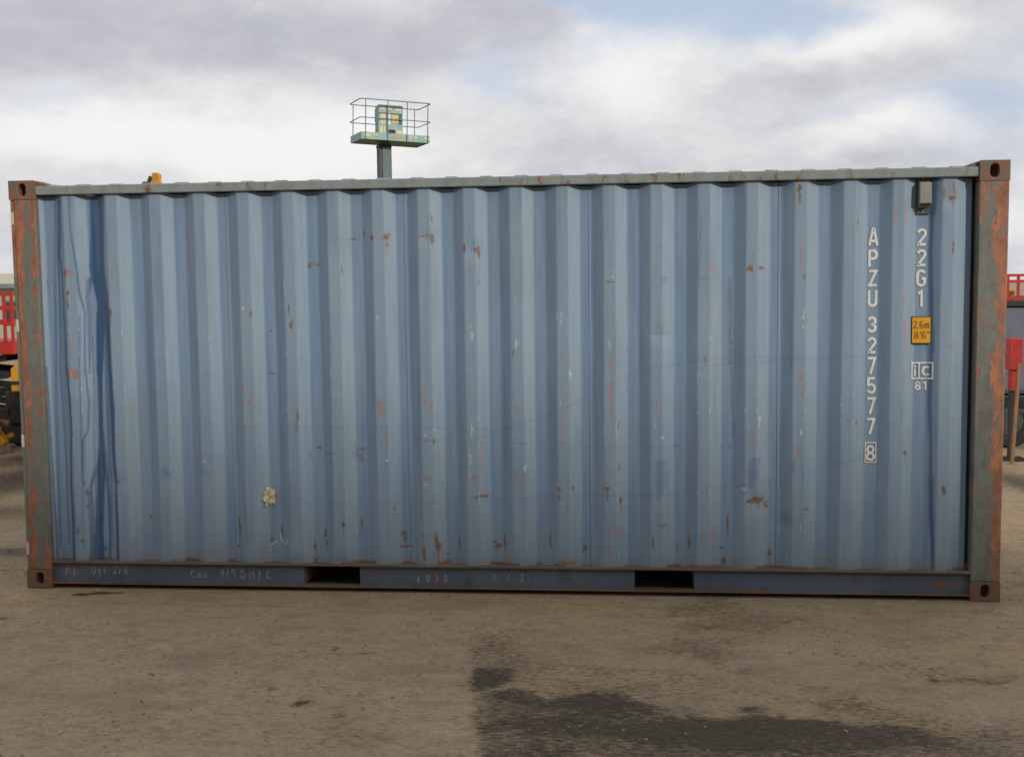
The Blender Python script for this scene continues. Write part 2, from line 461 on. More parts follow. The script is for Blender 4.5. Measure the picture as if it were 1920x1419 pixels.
class MB:
    def __init__(s):
        s.v, s.f = [], []

    def add(s, vs, fs):
        k = len(s.v)
        s.v += [tuple(map(float, p)) for p in vs]
        s.f += [tuple(i + k for i in f) for f in fs]
        return s

    def box(s, a, b):
        x0, y0, z0 = a
        x1, y1, z1 = b
        return s.add([(x0, y0, z0), (x1, y0, z0), (x1, y1, z0), (x0, y1, z0), (x0, y0, z1), (x1, y0, z1), (x1, y1, z1), (x0, y1, z1)],
                     [(0, 3, 2, 1), (4, 5, 6, 7), (0, 1, 5, 4), (1, 2, 6, 5), (2, 3, 7, 6), (3, 0, 4, 7)])

    def bar(s, p, q, w, h, up=(0, 0, 1)):
        """rectangular bar from p to q, w across, h along up"""
        p, q = Vector(p), Vector(q)
        d = (q - p).normalized()
        upv = Vector(up)
        if abs(d.dot(upv)) > 0.98:
            upv = Vector((0, 1, 0))
        a = d.cross(upv).normalized() * (w / 2)
        b = a.cross(d).normalized() * (h / 2)
        vs = [p - a - b, p + a - b, p + a + b, p - a + b, q - a - b, q + a - b, q + a + b, q - a + b]
        return s.add(vs, [(0, 1, 2, 3), (7, 6, 5, 4), (0, 4, 5, 1), (1, 5, 6, 2), (2, 6, 7, 3), (3, 7, 4, 0)])

    def tube(s, pts, r, n=10, closed=False):
        pts = [Vector(p) for p in pts]
        rings = []
        N = len(pts)
        for i, p in enumerate(pts):
            if closed:
                d = (pts[(i + 1) % N] - pts[i - 1]).normalized()
            else:
                d = (pts[min(i + 1, N - 1)] - pts[max(i - 1, 0)]).normalized()
            u = Vector((0, 0, 1)) if abs(d.z) < 0.9 else Vector((1, 0, 0))
            a = d.cross(u).normalized()
            b = a.cross(d).normalized()
            rings.append([p + a * math.cos(2 * math.pi * k / n) * r + b * math.sin(2 * math.pi * k / n) * r for k in range(n)])
        vs = [v for rg in rings for v in rg]
        fs = []
        for i in range(N if closed else N - 1):
            j = (i + 1) % N
            for k in range(n):
                fs.append((i * n + k, i * n + (k + 1) % n, j * n + (k + 1) % n, j * n + k))
        if not closed:
            fs.append(tuple(range(n))[::-1])
            fs.append(tuple((N - 1) * n + k for k in range(n)))
        return s.add(vs, fs)

    def prism(s, poly, axis, a, b):
        """extrude a 2D polygon along axis (0,1,2) from a to b"""
        n = len(poly)

        def put(p, t):
            return {0: (t, p[0], p[1]), 1: (p[0], t, p[1]), 2: (p[0], p[1], t)}[axis]
        vs = [put(p, a) for p in poly] + [put(p, b) for p in poly]
        fs = [tuple(range(n)), tuple(range(2 * n - 1, n - 1, -1))]
        for i in range(n):
            j = (i + 1) % n
            fs.append((i, i + n, j + n, j))
        return s.add(vs, fs)

    def wheel(s, c, r, w, axis=1, n=28, rin=0.55):
        """tyre as a turned ring profile round an axle along x (0) or y (1)"""
        prof = [(rin * r, -w * 0.42), (r * 0.9, -w * 0.5), (r, -w * 0.36), (r, w * 0.36), (r * 0.9, w * 0.5), (rin * r, w * 0.42)]
        vs, fs = [], []
        P = len(prof)
        for i in range(n):
            t = 2 * math.pi * i / n
            for rr, o in prof:
                q = (o, rr * math.cos(t), rr * math.sin(t)) if axis == 0 else (rr * math.cos(t), o, rr * math.sin(t))
                vs.append((c[0] + q[0], c[1] + q[1], c[2] + q[2]))
        for i in range(n):
            j = (i + 1) % n
            for k in range(P):
                l = (k + 1) % P
                fs.append((i * P + k, i * P + l, j * P + l, j * P + k))
        return s.add(vs, fs)

    def build(s, name, mat, parent=None, bevel=0.0, smooth=False, seg=2):
        me = bpy.data.meshes.new(name)
        me.from_pydata(s.v, [], s.f)
        me.materials.append(mat)
        import bmesh
        bm = bmesh.new()
        bm.from_mesh(me)
        bmesh.ops.recalc_face_normals(bm, faces=bm.faces)
        bm.to_mesh(me)
        bm.free()
        o = bpy.data.objects.new(name, me)
        COL.objects.link(o)
        if parent is not None:
            o.parent = parent
        if bevel:
            b = o.modifiers.new('bevel', 'BEVEL')
            b.width = bevel
            b.segments = seg
            b.limit_method = 'ANGLE'
            b.angle_limit = math.radians(40)
        if smooth:
            me.polygons.foreach_set('use_smooth', [True] * len(me.polygons))
            if hasattr(me, 'set_sharp_from_angle'):
                me.set_sharp_from_angle(angle=math.radians(38))
        return o


def grid_object(name, P, mat, parent=None, attrs=None, smooth=True):
    """P: (rows, cols, 3) array of points"""
    R, C = P.shape[:2]
    idx = np.arange(R * C).reshape(R, C)
    q = np.stack([idx[:-1, :-1], idx[:-1, 1:], idx[1:, 1:], idx[1:, :-1]], -1).reshape(-1, 4)
    me = bpy.data.meshes.new(name)
    me.vertices.add(R * C)
    me.vertices.foreach_set('co', P.reshape(-1).astype(np.float32))
    nq = len(q)
    me.loops.add(nq * 4)
    me.loops.foreach_set('vertex_index', q.reshape(-1).astype(np.int32))
    me.polygons.add(nq)
    me.polygons.foreach_set('loop_start', np.arange(0, nq * 4, 4, dtype=np.int32))
    me.polygons.foreach_set('loop_total', np.full(nq, 4, dtype=np.int32))
    me.update(calc_edges=True)
    for an, arr in (attrs or {}).items():
        at = me.color_attributes.new(an, 'FLOAT_COLOR', 'POINT')
        at.data.foreach_set('color', arr.reshape(-1).astype(np.float32))
    me.polygons.foreach_set('use_smooth', np.full(nq, smooth))
    me.materials.append(mat)
    me.validate()
    o = bpy.data.objects.new(name, me)
    COL.objects.link(o)
    if parent is not None:
        o.parent = parent
    return o


# ================================================================== THE GROUND
def coarse(a, b, n):
    t = (np.arange(1, n + 1) / n) ** 3
    return a + (b - a) * t


xs = np.concatenate([coarse(-6, -500, 30)[::-1], np.arange(-6, 10.001, 0.03), coarse(10, 500, 30)])
ys = np.concatenate([coarse(-4.2, -400, 24)[::-1], np.arange(-4.2, 0.6, 0.018), np.arange(0.6, 7, 0.04), coarse(7, 700, 34)])
GX, GY = np.meshgrid(xs, ys)
near = sstep(GX, -7, -5) * (1 - sstep(GX, 9, 11)) * sstep(GY, -6, -4) * (1 - sstep(GY, 6, 9))
under = sstep(GX, -0.15, 0.02) * (1 - sstep(GX, 6.04, 6.2)) * sstep(GY, -0.12, 0.0) * (1 - sstep(GY, 2.4, 2.6))
rel = (fbm(GX * 1.1, GY * 1.1, 3, 5) - 0.5) * 0.03 + (fbm(GX * 9, GY * 9, 11, 4, 0.6) - 0.5) * 0.012
GZ = rel * near * (1 - 0.9 * under) - 0.004 * under
oil = np.zeros_like(GX)
tan = np.zeros_like(GX)
pale = np.zeros_like(GX)
wx = GX + (fbm(GX * 4, GY * 4, 21, 6, 0.68) - 0.5) * 0.55
wy = GY + (fbm(GX * 4, GY * 4, 31, 6, 0.68) - 0.5) * 0.50


def gblob(arr, u, v, du, dv, s, warp=1.0, hard=1.0):
    c = on_z(u, v)
    rx = abs(on_z(u + du, v)[0] - c[0])
    ry = abs(on_z(u, v + dv)[1] - on_z(u, v - dv)[1]) / 2
    X = GX * (1 - warp) + wx * warp
    Y = GY * (1 - warp) + wy * warp
    d = ((X - c[0]) / rx) ** 2 + ((Y - c[1]) / ry) ** 2
    val = s * np.exp(-d ** hard)
    np.maximum(arr, val, out=arr)


for b in ((1330, 1374, 470, 34, 1.0, 0.8, 2), (1350, 1400, 680, 50, 0.62, 0.9, 1.5), (1020, 1345, 190, 55, 0.6, 0.9, 1.5), (960, 1250, 110, 60, 0.34, 0.9, 1.2), (1150, 1290, 220, 20, 0.36, 1, 1.2), (1560, 1392, 330, 30, 0.8, 0.8, 2), (1090, 1322, 180, 26, 0.95, 0.9, 1.5), (980, 1362, 110, 16, 0.8, 0.8, 1.5),
          (1000, 1415, 160, 30, 0.7, 0.8, 1.5), (910, 1275, 60, 30, 0.9, 0.5, 1.5), (935, 1205, 75, 24, 0.40, 0.7, 1.2), (1400, 1330, 36, 9, 0.8, 0.5, 1.5), (1590, 1315, 90, 20, 0.5, 0.9, 1.2),
          (1850, 1275, 90, 9, 0.5, 0.6, 1.3), (1850, 1385, 160, 30, 0.45, 0.9, 1.2), (578, 1321, 16, 8, 0.85, 0.25, 1), (630, 1347, 12, 5, 0.6, 0.2, 1), (513, 1295, 7, 3, 0.8, 0.1, 1),
          (628, 1217, 7, 5, 0.7, 0.1, 1), (690, 1225, 16, 4, 0.5, 0.2, 1), (566, 1222, 8, 3, 0.6, 0.1, 1), (1468, 1166, 14, 3, 0.6, 0.2, 1), (1760, 1274, 12, 5, 0.8, 0.1, 1), (1395, 1258, 16, 6, 0.5, 0.3, 1),
          (150, 1112, 18, 3, 0.95, 0.03, 2), (190, 1110, 24, 2.6, 0.95, 0.03, 2), (222, 1110, 14, 2.2, 0.6, 0.03, 2), (4, 1161, 12, 3, 0.8, 0.05, 2),
          (10, 905, 110, 34, 0.75, 0.4, 1.5), (10, 960, 90, 18, 0.55, 0.4, 1), (20, 1035, 60, 8, 0.65, 0.4, 1), (1910, 905, 50, 26, 0.7, 0.4, 1)):
    gblob(oil, *b)
for b in ((40, 1130, 160, 45, 1.0, 0.6, 1.2), (700, 1150, 560, 50, 0.75, 0.9, 1.2), (1250, 1170, 420, 45, 0.45, 0.9, 1.2), (1905, 1010, 70, 60, 0.7, 0.6, 1.2), (560, 1270, 300, 30, 0.25, 1, 1)):
    gblob(tan, *b)
for b in ((1560, 1225, 120, 30, 0.6, 1, 1.2), (1420, 1240, 60, 12, 0.7, 0.8, 1), (1310, 1305, 100, 14, 0.5, 1, 1), (1420, 1412, 60, 10, 1.0, 0.8, 1.5), (1880, 1350, 60, 30, 0.5, 1, 1), (1640, 1405, 70, 10, 0.6, 1, 1), (960, 1400, 70, 10, 0.6, 0.8, 1), (5, 1008, 45, 16, 1.0, 0.3, 2), (60, 1290, 300, 60, 0.25, 1, 1)):
    gblob(pale, *b)
oil = np.maximum(oil, 0.30 * sstep(fbm(wx * 1.4, wy * 2.2, 51, 5, 0.6), 0.60, 0.72) * near * (GX > 3.1))
# the concrete slab on the left ends in a joint that runs towards the viewer
j0, j1 = on_z(876, 1190), on_z(900, 1419)
jx = j0[0] + (GY - j0[1]) * (j1[0] - j0[0]) / (j1[1] - j0[1]) + (fbm(GY * 5, GX * 0, 61, 4) - 0.5) * 0.05
def track(pts, half, s):
    P = [on_z(u, v) for u, v in pts]
    out = np.zeros_like(GX)
    for a, b in zip(P[:-1], P[1:]):
        dx, dy = b[0] - a[0], b[1] - a[1]
        t = np.clip(((GX - a[0]) * dx + (GY - a[1]) * dy) / (dx * dx + dy * dy), 0, 1)
        d = np.hypot(GX - a[0] - t * dx, GY - a[1] - t * dy)
        np.maximum(out, 1 - sstep(d, half * 0.8, half * 1.15), out=out)
    tread = 0.55 + 0.45 * np.sign(np.sin((GX * 1.0 + GY * 0.6) * 95))
    return out * s * tread * sstep(fbm(GX * 3, GY * 3, 71, 5, .65), 0.38, 0.62)


tr_ = np.maximum.reduce([track([(1160, 1180), (1500, 1215), (1760, 1265), (2100, 1310)], 0.10, 0.34), track([(1000, 1250), (1400, 1285), (1700, 1345), (2000, 1400)], 0.10, 0.40),
                         track([(-100, 1210), (300, 1240), (700, 1232), (880, 1215)], 0.11, 0.18), track([(-100, 1330), (300, 1372), (600, 1390), (900, 1385)], 0.11, 0.16)])
oil = np.maximum(oil, tr_)
GZ = GZ - 0.006 * tr_
slab = (1 - sstep(GX, jx - 0.012, jx + 0.012)) * (GY < -0.35)
oil = oil * (1 - 0.8 * slab * (GY < -0.7) * sstep(GX, 2.6, 2.9))
fade_edge = np.exp(-np.maximum(GX - jx, 0) / 0.30) * (GX > jx) * sstep(-GY, 0.75, 1.1)
oil = np.maximum(oil, 0.34 * fade_edge)
GZ = GZ + 0.006 * slab * near
ground = grid_object('ground', np.stack([GX, GY, GZ], -1), M['ground'], None, {'ground_a': np.stack([oil, tan, pale, slab], -1)})
ground['kind'] = 'structure'

# loose grit
def stones(name, count, region, smin, smax):
    V, F = [], []
    base = np.array([(1, 0, 0), (-1, 0, 0), (0, 1, 0), (0, -1, 0), (0, 0, 1), (0, 0, -1)], float)
    fc = np.array([(0, 2, 4), (2, 1, 4), (1, 3, 4), (3, 0, 4), (2, 0, 5), (1, 2, 5), (3, 1, 5), (0, 3, 5)])
    rng = np.random.default_rng(5)
    x = rng.uniform(region[0], region[1], count)
    y = rng.uniform(region[2], region[3], count)
    keep = rng.uniform(0, 1, count) < 0.15 + 0.85 * sstep(fbm(x * 1.3, y * 1.3, 77, 3), 0.45, 0.62)
    x, y = x[keep], y[keep]
    xi = np.clip(np.searchsorted(xs, x), 0, len(xs) - 1)
    yi = np.clip(np.searchsorted(ys, y), 0, len(ys) - 1)
    z = GZ[yi, xi]
    sz = smin + (smax - smin) * rng.uniform(0, 1, len(x)) ** 4
    vs = base[None] * (sz[:, None, None] * rng.uniform(0.6, 1.3, (len(x), 6, 1))) * np.array([1, 1, 0.7])
    ang = rng.uniform(0, 6.28, len(x))
    c, s_ = np.cos(ang)[:, None], np.sin(ang)[:, None]
    vx = vs[..., 0] * c - vs[..., 1] * s_ + x[:, None]
    vy = vs[..., 0] * s_ + vs[..., 1] * c + y[:, None]
    vz = vs[..., 2] + z[:, None] + sz[:, None] * 0.2
    V = np.stack([vx, vy, vz], -1).reshape(-1, 3)
    F = (fc[None] + 6 * np.arange(len(x))[:, None, None]).reshape(-1, 3)
    me = bpy.data.meshes.new(name)
    me.from_pydata(V.tolist(), [], F.tolist())
    me.materials.append(M['pebble'])
    o = bpy.data.objects.new(name, me)
    COL.objects.link(o)
    return o


grit = stones('loose_grit', 22000, (-1.5, 8.0, -3.6, 2.5), 0.0018, 0.010)
grit['kind'] = 'stuff'
grit['label'] = 'scattered grit and small stones on the yard'

# ================================================================== THE SHIPPING CONTAINER
LN, HT, WD = 6.058, 2.591, 2.438
cont = tag(empty('shipping_container'), 'long faded blue corrugated steel shipping container with rusty corner posts', 'container')

# ---- corrugation of the long side: outer flat, slope in, inner flat, slope out
PER, X0 = 0.2816, 5.688 - 0.2816 * 20
YO, YI = 0.028, 0.064
FL, SL = 0.072, 0.069


def prof_raw(x):
    t = np.mod(x - X0, PER)
    d = np.where(t < FL, 0.0, np.where(t < FL + SL, (t - FL) / SL, np.where(t < FL + SL + 0.072, 1.0, 1 - (t - FL - SL - 0.072) / (PER - FL - SL - 0.072))))
    return YO + (YI - YO) * np.clip(d, 0, 1)


def prof(x):
    x = np.asarray(x, float)
    return sum(prof_raw(x + o) for o in np.linspace(-0.0035, 0.0035, 5)) / 5


# ---- wear and soft shadow edges are painted once into a raster over the long side and then carried by the sheets' vertices
RS = 0.004
RW, RH = int(LN / RS) + 2, int(HT / RS) + 2
RXX, RZZ = np.meshgrid(np.arange(RW) * RS, np.arange(RH) * RS)
CH = {k: np.zeros((RH, RW), np.float32) for k in ('wet', 'rust', 'prim', 'white', 'patch_shade', 'grime', 'fade', 'dust')}
JX = (fbm(RXX * 55, RZZ * 55, 5, 3) - 0.5)
JZ = (fbm(RXX * 55 + 90, RZZ * 55, 6, 3) - 0.5)
JV = (fbm(RXX * 60, RZZ * 6, 8, 3) - 0.5)
ZA, ZB, ZC, ZD = (60, 330, 3.836), (60, 690, 3.836), (540, 330, 3.692), (540, 690, 3.692)
ZE, ZF, ZG, ZH = (1040, 330, 3.692), (1040, 690, 3.692), (1560, 290, 3.836), (1560, 560, 4.172)
PXM = 0.0032


def wpt(zm, x, y):
    p = on_y(zm[0] + x / zm[2], zm[1] + y / zm[2])
    return p[0], p[2]


def win(x0, x1, z0, z1):
    a, b = max(0, int(x0 / RS)), min(RW, int(x1 / RS) + 2)
    c, d = max(0, int(z0 / RS)), min(RH, int(z1 / RS) + 2)
    return slice(c, d), slice(a, b)


def blob(ch, zm, x, y, dx, dy, s=1.0, jit=1.0, hard=1.0):
    cx, cz = wpt(zm, x, y)
    rx, rz = dx / zm[2] * PXM + 0.002, dy / zm[2] * PXM + 0.002
    w = win(cx - 3 * rx - .02, cx + 3 * rx + .02, cz - 3 * rz - .02, cz + 3 * rz + .02)
    X = RXX[w] + JX[w] * min(rx, 0.03) * 2.2 * jit
    Z = RZZ[w] + JZ[w] * min(rz, 0.05) * 1.8 * jit
    d = ((X - cx) / rx) ** 2 + ((Z - cz) / rz) ** 2
    np.maximum(CH[ch][w], s * np.exp(-d ** hard), out=CH[ch][w])


def streak(ch, zm, pts, s=1.0, soft=0.35, jit=0.5):
    """pts: (x, y, full width) in zoom pixels, painted as one run"""
    P = [(*wpt(zm, x, y), max(w / zm[2] * PXM / 2 * (1.5 if ch == 'wet' and w < 20 else 1.0), 0.0036)) for x, y, w in pts]
    for (ax, az, aw), (bx, bz, bw) in zip(P[:-1], P[1:]):
        mw = max(aw, bw) * 2 + 0.012
        w = win(min(ax, bx) - mw, max(ax, bx) + mw, min(az, bz) - mw * 0.3, max(az, bz) + mw * 0.3)
        X = RXX[w] + JV[w] * jit * (0.004 if ch == 'wet' else 0.012)
        Z = RZZ[w]
        dx, dz = bx - ax, bz - az
        L2 = dx * dx + dz * dz + 1e-9
        t = np.clip(((X - ax) * dx + (Z - az) * dz) / L2, 0, 1)
        d = np.hypot(X - (ax + t * dx), Z - (az + t * dz))
        r = aw + (bw - aw) * t
        val = s * (1 - sstep(d, r * (1 - soft), r * (1 + soft) + 0.001))
        np.maximum(CH[ch][w], val, out=CH[ch][w])


# wet runs down the left end
streak('wet', ZA, [(462, 130, 120), (465, 450, 120), (462, 650, 130), (480, 760, 120), (508, 900, 110), (512, 1050, 110)], 1.0, 0.12)
streak('wet', ZA, [(495, 1000, 90), (482, 1200, 62), (478, 1420, 46)], 1.0, 0.15)
streak('wet', ZA, [(540, 980, 60), (552, 1200, 40), (562, 1420, 36)], 1.0, 0.15)
streak('wet', ZB, [(478, 0, 40), (485, 300, 34), (488, 560, 34), (490, 700, 70), (485, 900, 60), (478, 1150, 60), (470, 1400, 100)], 1.0, 0.2)
streak('wet', ZB, [(560, 0, 38), (585, 300, 42), (592, 600, 34), (612, 850, 24), (620, 1150, 26), (622, 1400, 30)], 0.95, 0.2)
streak('wet', ZA, [(440, 690, 4), (405, 760, 40), (396, 860, 26), (405, 1000, 18), (410, 1200, 14), (412, 1420, 4)], 0.75, 0.4)
streak('wet', ZB, [(500, 450, 12), (520, 700, 16), (545, 950, 18), (555, 1200, 16), (550, 1400, 18)], 0.8, 0.4)
streak('wet', ZB, [(455, 720, 18), (425, 850, 12), (440, 1100, 12), (430, 1400, 18)], 0.8, 0.4)
streak('wet', ZA, [(195, 180, 26), (196, 420, 30), (190, 560, 34), (205, 620, 14), (222, 760, 10), (232, 1000, 12), (245, 1200, 12), (250, 1420, 12)], 0.85, 0.3)
streak('wet', ZA, [(185, 480, 4), (180, 580, 10), (188, 800, 8), (192, 1100, 8), (195, 1420, 8)], 0.7, 0.5)
streak('wet', ZB, [(252, 0, 14), (280, 250, 16), (292, 450, 22), (284, 650, 20), (285, 850, 14), (298, 1050, 18), (302, 1400, 16)], 0.95, 0.3)
streak('wet', ZB, [(195, 0, 10), (215, 350, 9), (235, 650, 9), (245, 1000, 9), (258, 1250, 10)], 0.6, 0.5)
streak('wet', ZA, [(272, 130, 7), (285, 400, 7), (310, 540, 8), (332, 680, 9), (345, 840, 10), (380, 980, 8), (385, 1420, 8)], 0.75, 0.5)
streak('wet', ZB, [(385, 0, 8), (408, 250, 9), (405, 450, 9), (375, 520, 10), (372, 800, 8), (415, 900, 10), (425, 1200, 9), (435, 1400, 10)], 0.75, 0.5)
streak('wet', ZB, [(100, 0, 9), (125, 450, 9), (140, 700, 9), (160, 1050, 10), (180, 1400, 10)], 0.8, 0.4)
streak('wet', ZG, [(730, 150, 60), (728, 380, 44), (722, 480, 22), (712, 700, 16), (714, 900, 18), (718, 1200, 18), (722, 1420, 16)], 0.85, 0.3)
streak('wet', ZH, [(780, 260, 16), (775, 560, 16), (765, 800, 18), (772, 1100, 20), (772, 1420, 22)], 0.85, 0.3)
streak('wet', (0, 0, 1), [(1745, 896, 5), (1746, 980, 5), (1748, 1030, 4), (1748, 1064, 4)], 0.85, 0.3)
for x0_, y0_, x1_, w_ in ((150, 200, 156, 5), (425, 1150, 432, 6), (525, 900, 528, 6), (350, 1000, 352, 4), (165, 900, 168, 4), (540, 1150, 546, 5)):
    streak('wet', ZA, [(x0_, y0_, 2), (x0_ + 2, y0_ + 120, w_), (x1_, 1420, w_)], 0.6, 0.5)
    streak('wet', ZB, [(x1_, 0, w_), (x1_ + 14, 700, w_), (x1_ + 30, 1300, 2)], 0.55, 0.5)
streak('grime', ZB, [(230, 1385, 16), (620, 1392, 14)], 0.9, 0.5)
for a in ((ZB, 405, 905, 10, 14), (ZB, 408, 990, 8, 14), (ZB, 488, 1080, 14, 16), (ZB, 520, 1300, 10, 20), (ZB, 340, 1165, 10, 22), (ZB, 615, 815, 14, 10), (ZB, 1120, 1380, 20, 10)):
    blob('grime', *a, 0.85)
streak('grime', ZE, [(1212, 700, 10), (1216, 860, 24), (1218, 1100, 26), (1222, 1366, 20)], 0.42, 0.6, 2.5)
streak('grime', ZF, [(1228, 0, 20), (1235, 250, 18), (1238, 480, 18)], 0.42, 0.6, 2.5)
for y in (870, 940, 1020, 1090, 1150, 1220, 1290):
    blob('grime', ZE, 1220, y, 12, 20, 0.5)
for a in ((ZF, 1225, 545, 18, 10), (ZF, 835, 540, 12, 10), (ZF, 1160, 545, 10, 8), (ZE, 1040, 710, 40, 6), (ZE, 760, 705, 14, 8), (ZE, 760, 742, 12, 6), (ZD, 285, 590, 26, 8), (ZD, 300, 650, 6, 20),
          (ZD, 150, 600, 12, 30), (ZD, 470, 600, 18, 40), (ZD, 500, 640, 30, 6), (ZH, 120, 950, 8, 30), (ZH, 560, 650, 5, 60), (ZH, 545, 900, 6, 60), (ZF, 730, 1085, 30, 8), (ZE, 720, 1085, 60, 5)):
    blob('grime', *a, 0.45)
# rust, chips and drips
RUST = ((ZC, 684, 425, 16, 30, .9), (ZC, 690, 475, 14, 10, .7), (ZC, 584, 425, 8, 26, .8), (ZC, 523, 408, 6, 26, .95), (ZC, 440, 440, 40, 9, .55), (ZC, 330, 445, 50, 5, .5), (ZC, 1000, 430, 14, 26, .95),
        (ZC, 950, 415, 40, 5, .6), (ZC, 905, 430, 6, 24, .7), (ZC, 993, 300, 6, 24, .7), (ZC, 1226, 505, 8, 30, .8), (ZC, 1295, 515, 28, 12, .7), (ZC, 1320, 545, 9, 44, .9), (ZC, 145, 620, 12, 22, .6),
        (ZC, 200, 615, 50, 5, .65), (ZC, 372, 650, 6, 36, .6), (ZC, 1318, 725, 6, 40, .6), (ZC, 10, 915, 6, 36, .7), (ZC, 25, 1030, 7, 36, .8), (ZC, 1558, 1220, 6, 50, .6), (ZC, 840, 10, 22, 22, .5),
        (ZE, 1690, 90, 14, 24, 1.0), (ZE, 1692, 150, 6, 40, .8), (ZE, 372, 740, 12, 8, .8), (ZE, 405, 735, 30, 5, .5), (ZE, 1350, 640, 14, 22, .7), (ZE, 1428, 640, 18, 14, .7), (ZE, 1725, 690, 20, 30, .5),
        (ZE, 1005, 400, 6, 400, .42), (ZE, 1035, 1270, 10, 30, .5), (ZF, 1410, 912, 50, 22, .95), (ZF, 1350, 925, 20, 16, .8), (ZF, 1465, 945, 14, 24, .7), (ZF, 38, 835, 10, 12, .8), (ZF, 130, 830, 10, 10, .7),
        (ZF, 85, 832, 40, 3, .5), (ZF, 360, 830, 20, 10, .8), (ZF, 365, 870, 6, 34, .7), (ZF, 455, 915, 12, 30, .9), (ZF, 440, 400, 6, 30, .6), (ZF, 447, 680, 6, 40, .5), (ZF, 212, 1240, 12, 24, .9),
        (ZF, 195, 1268, 14, 12, .6), (ZF, 1150, 1245, 20, 14, .7), (ZF, 1170, 1335, 10, 26, .95), (ZF, 1485, 1280, 14, 22, .95), (ZF, 1200, 1090, 6, 80, .85), (ZF, 928, 1215, 5, 56, .85), (ZF, 680, 1200, 6, 40, .7),
        (ZF, 850, 1250, 10, 36, .5), (ZF, 1720, 975, 34, 3, .7), (ZF, 1745, 972, 8, 10, .8), (ZF, 100, 1345, 120, 14, .5), (ZD, 1040, 1225, 18, 50, 1.0), (ZD, 1025, 1165, 12, 26, .7), (ZD, 945, 1275, 14, 60, .85),
        (ZD, 955, 1160, 26, 20, .5), (ZD, 798, 1150, 14, 18, .85), (ZD, 806, 1195, 5, 34, .8), (ZD, 825, 1238, 40, 8, .95), (ZD, 785, 1242, 12, 14, .9), (ZD, 183, 1230, 10, 30, .9), (ZD, 192, 1332, 12, 12, .9),
        (ZD, 258, 1150, 9, 34, .9), (ZD, 262, 1215, 6, 34, .7), (ZD, 387, 1085, 9, 28, .85), (ZD, 505, 1072, 9, 26, .85), (ZD, 492, 1160, 4, 40, .7), (ZD, 1450, 1235, 18, 22, .9), (ZD, 1430, 1205, 10, 8, .7),
        (ZD, 1500, 1190, 5, 60, .85), (ZD, 1185, 1205, 5, 50, .85), (ZD, 1110, 1338, 18, 14, 1.0), (ZD, 1108, 1285, 10, 10, .7), (ZD, 1815, 1190, 6, 60, .7), (ZD, 1420, 1352, 16, 8, .9), (ZD, 1740, 1355, 14, 8, .8),
        (ZD, 1355, 885, 32, 9, .9), (ZD, 1310, 890, 30, 5, .7), (ZD, 210, 555, 24, 8, .7), (ZD, 505, 565, 22, 9, .75), (ZD, 505, 610, 6, 30, .6), (ZD, 1012, 515, 8, 26, .8), (ZD, 965, 505, 40, 4, .6),
        (ZD, 70, 330, 9, 36, .85), (ZD, 60, 410, 6, 24, .6), (ZD, 1880, 835, 10, 12, .85), (ZD, 1880, 890, 6, 40, .6), (ZD, 1620, 518, 40, 6, .6), (ZD, 740, 970, 6, 20, .6), (ZA, 250, 700, 12, 26, .9),
        (ZA, 262, 840, 10, 26, .9), (ZA, 262, 920, 7, 40, .7), (ZA, 575, 975, 8, 26, .9), (ZA, 560, 850, 6, 60, .5), (ZA, 1580, 995, 6, 22, .8), (ZA, 1850, 950, 5, 26, .8), (ZA, 1868, 1060, 9, 36, .8), (ZA, 1710, 1115, 10, 10, .6),
        (ZA, 1520, 1110, 10, 8, .6), (ZA, 105, 780, 8, 80, .5), (ZB, 1490, 1150, 7, 90, .85), (ZB, 1480, 1285, 8, 10, .8), (ZB, 1720, 1240, 20, 34, .6), (ZB, 1795, 1170, 7, 40, .8), (ZB, 1720, 40, 26, 7, .7), (ZB, 130, 520, 5, 26, .8),
        (ZB, 165, 1110, 6, 30, .8), (ZB, 180, 1210, 5, 20, .8), (ZB, 370, 1235, 20, 16, .5), (ZB, 848, 1065, 6, 20, .7), (ZG, 862, 320, 22, 18, .85), (ZG, 872, 230, 12, 36, .5), (ZG, 866, 640, 5, 18, .9), (ZG, 864, 690, 5, 26, .9),
        (ZG, 800, 300, 8, 80, .5), (ZG, 180, 500, 5, 110, .5), (ZH, 570, 1215, 10, 26, .9), (ZH, 185, 965, 10, 26, .6), (ZH, 930, 950, 10, 14, .5))
for zm, x, y, dx, dy, s in RUST:
    blob('rust', zm, x, y, dx, dy, s)
    if s > 0.8 and dy > 15 and dx > 6:
        streak('rust', zm, [(x, y, dx), (x + 1, y + dy * 3.2, 3)], s * 0.5, 0.8)
blob('rust', (0, 0, 1), 1767, 918, 4, 9, 0.9)
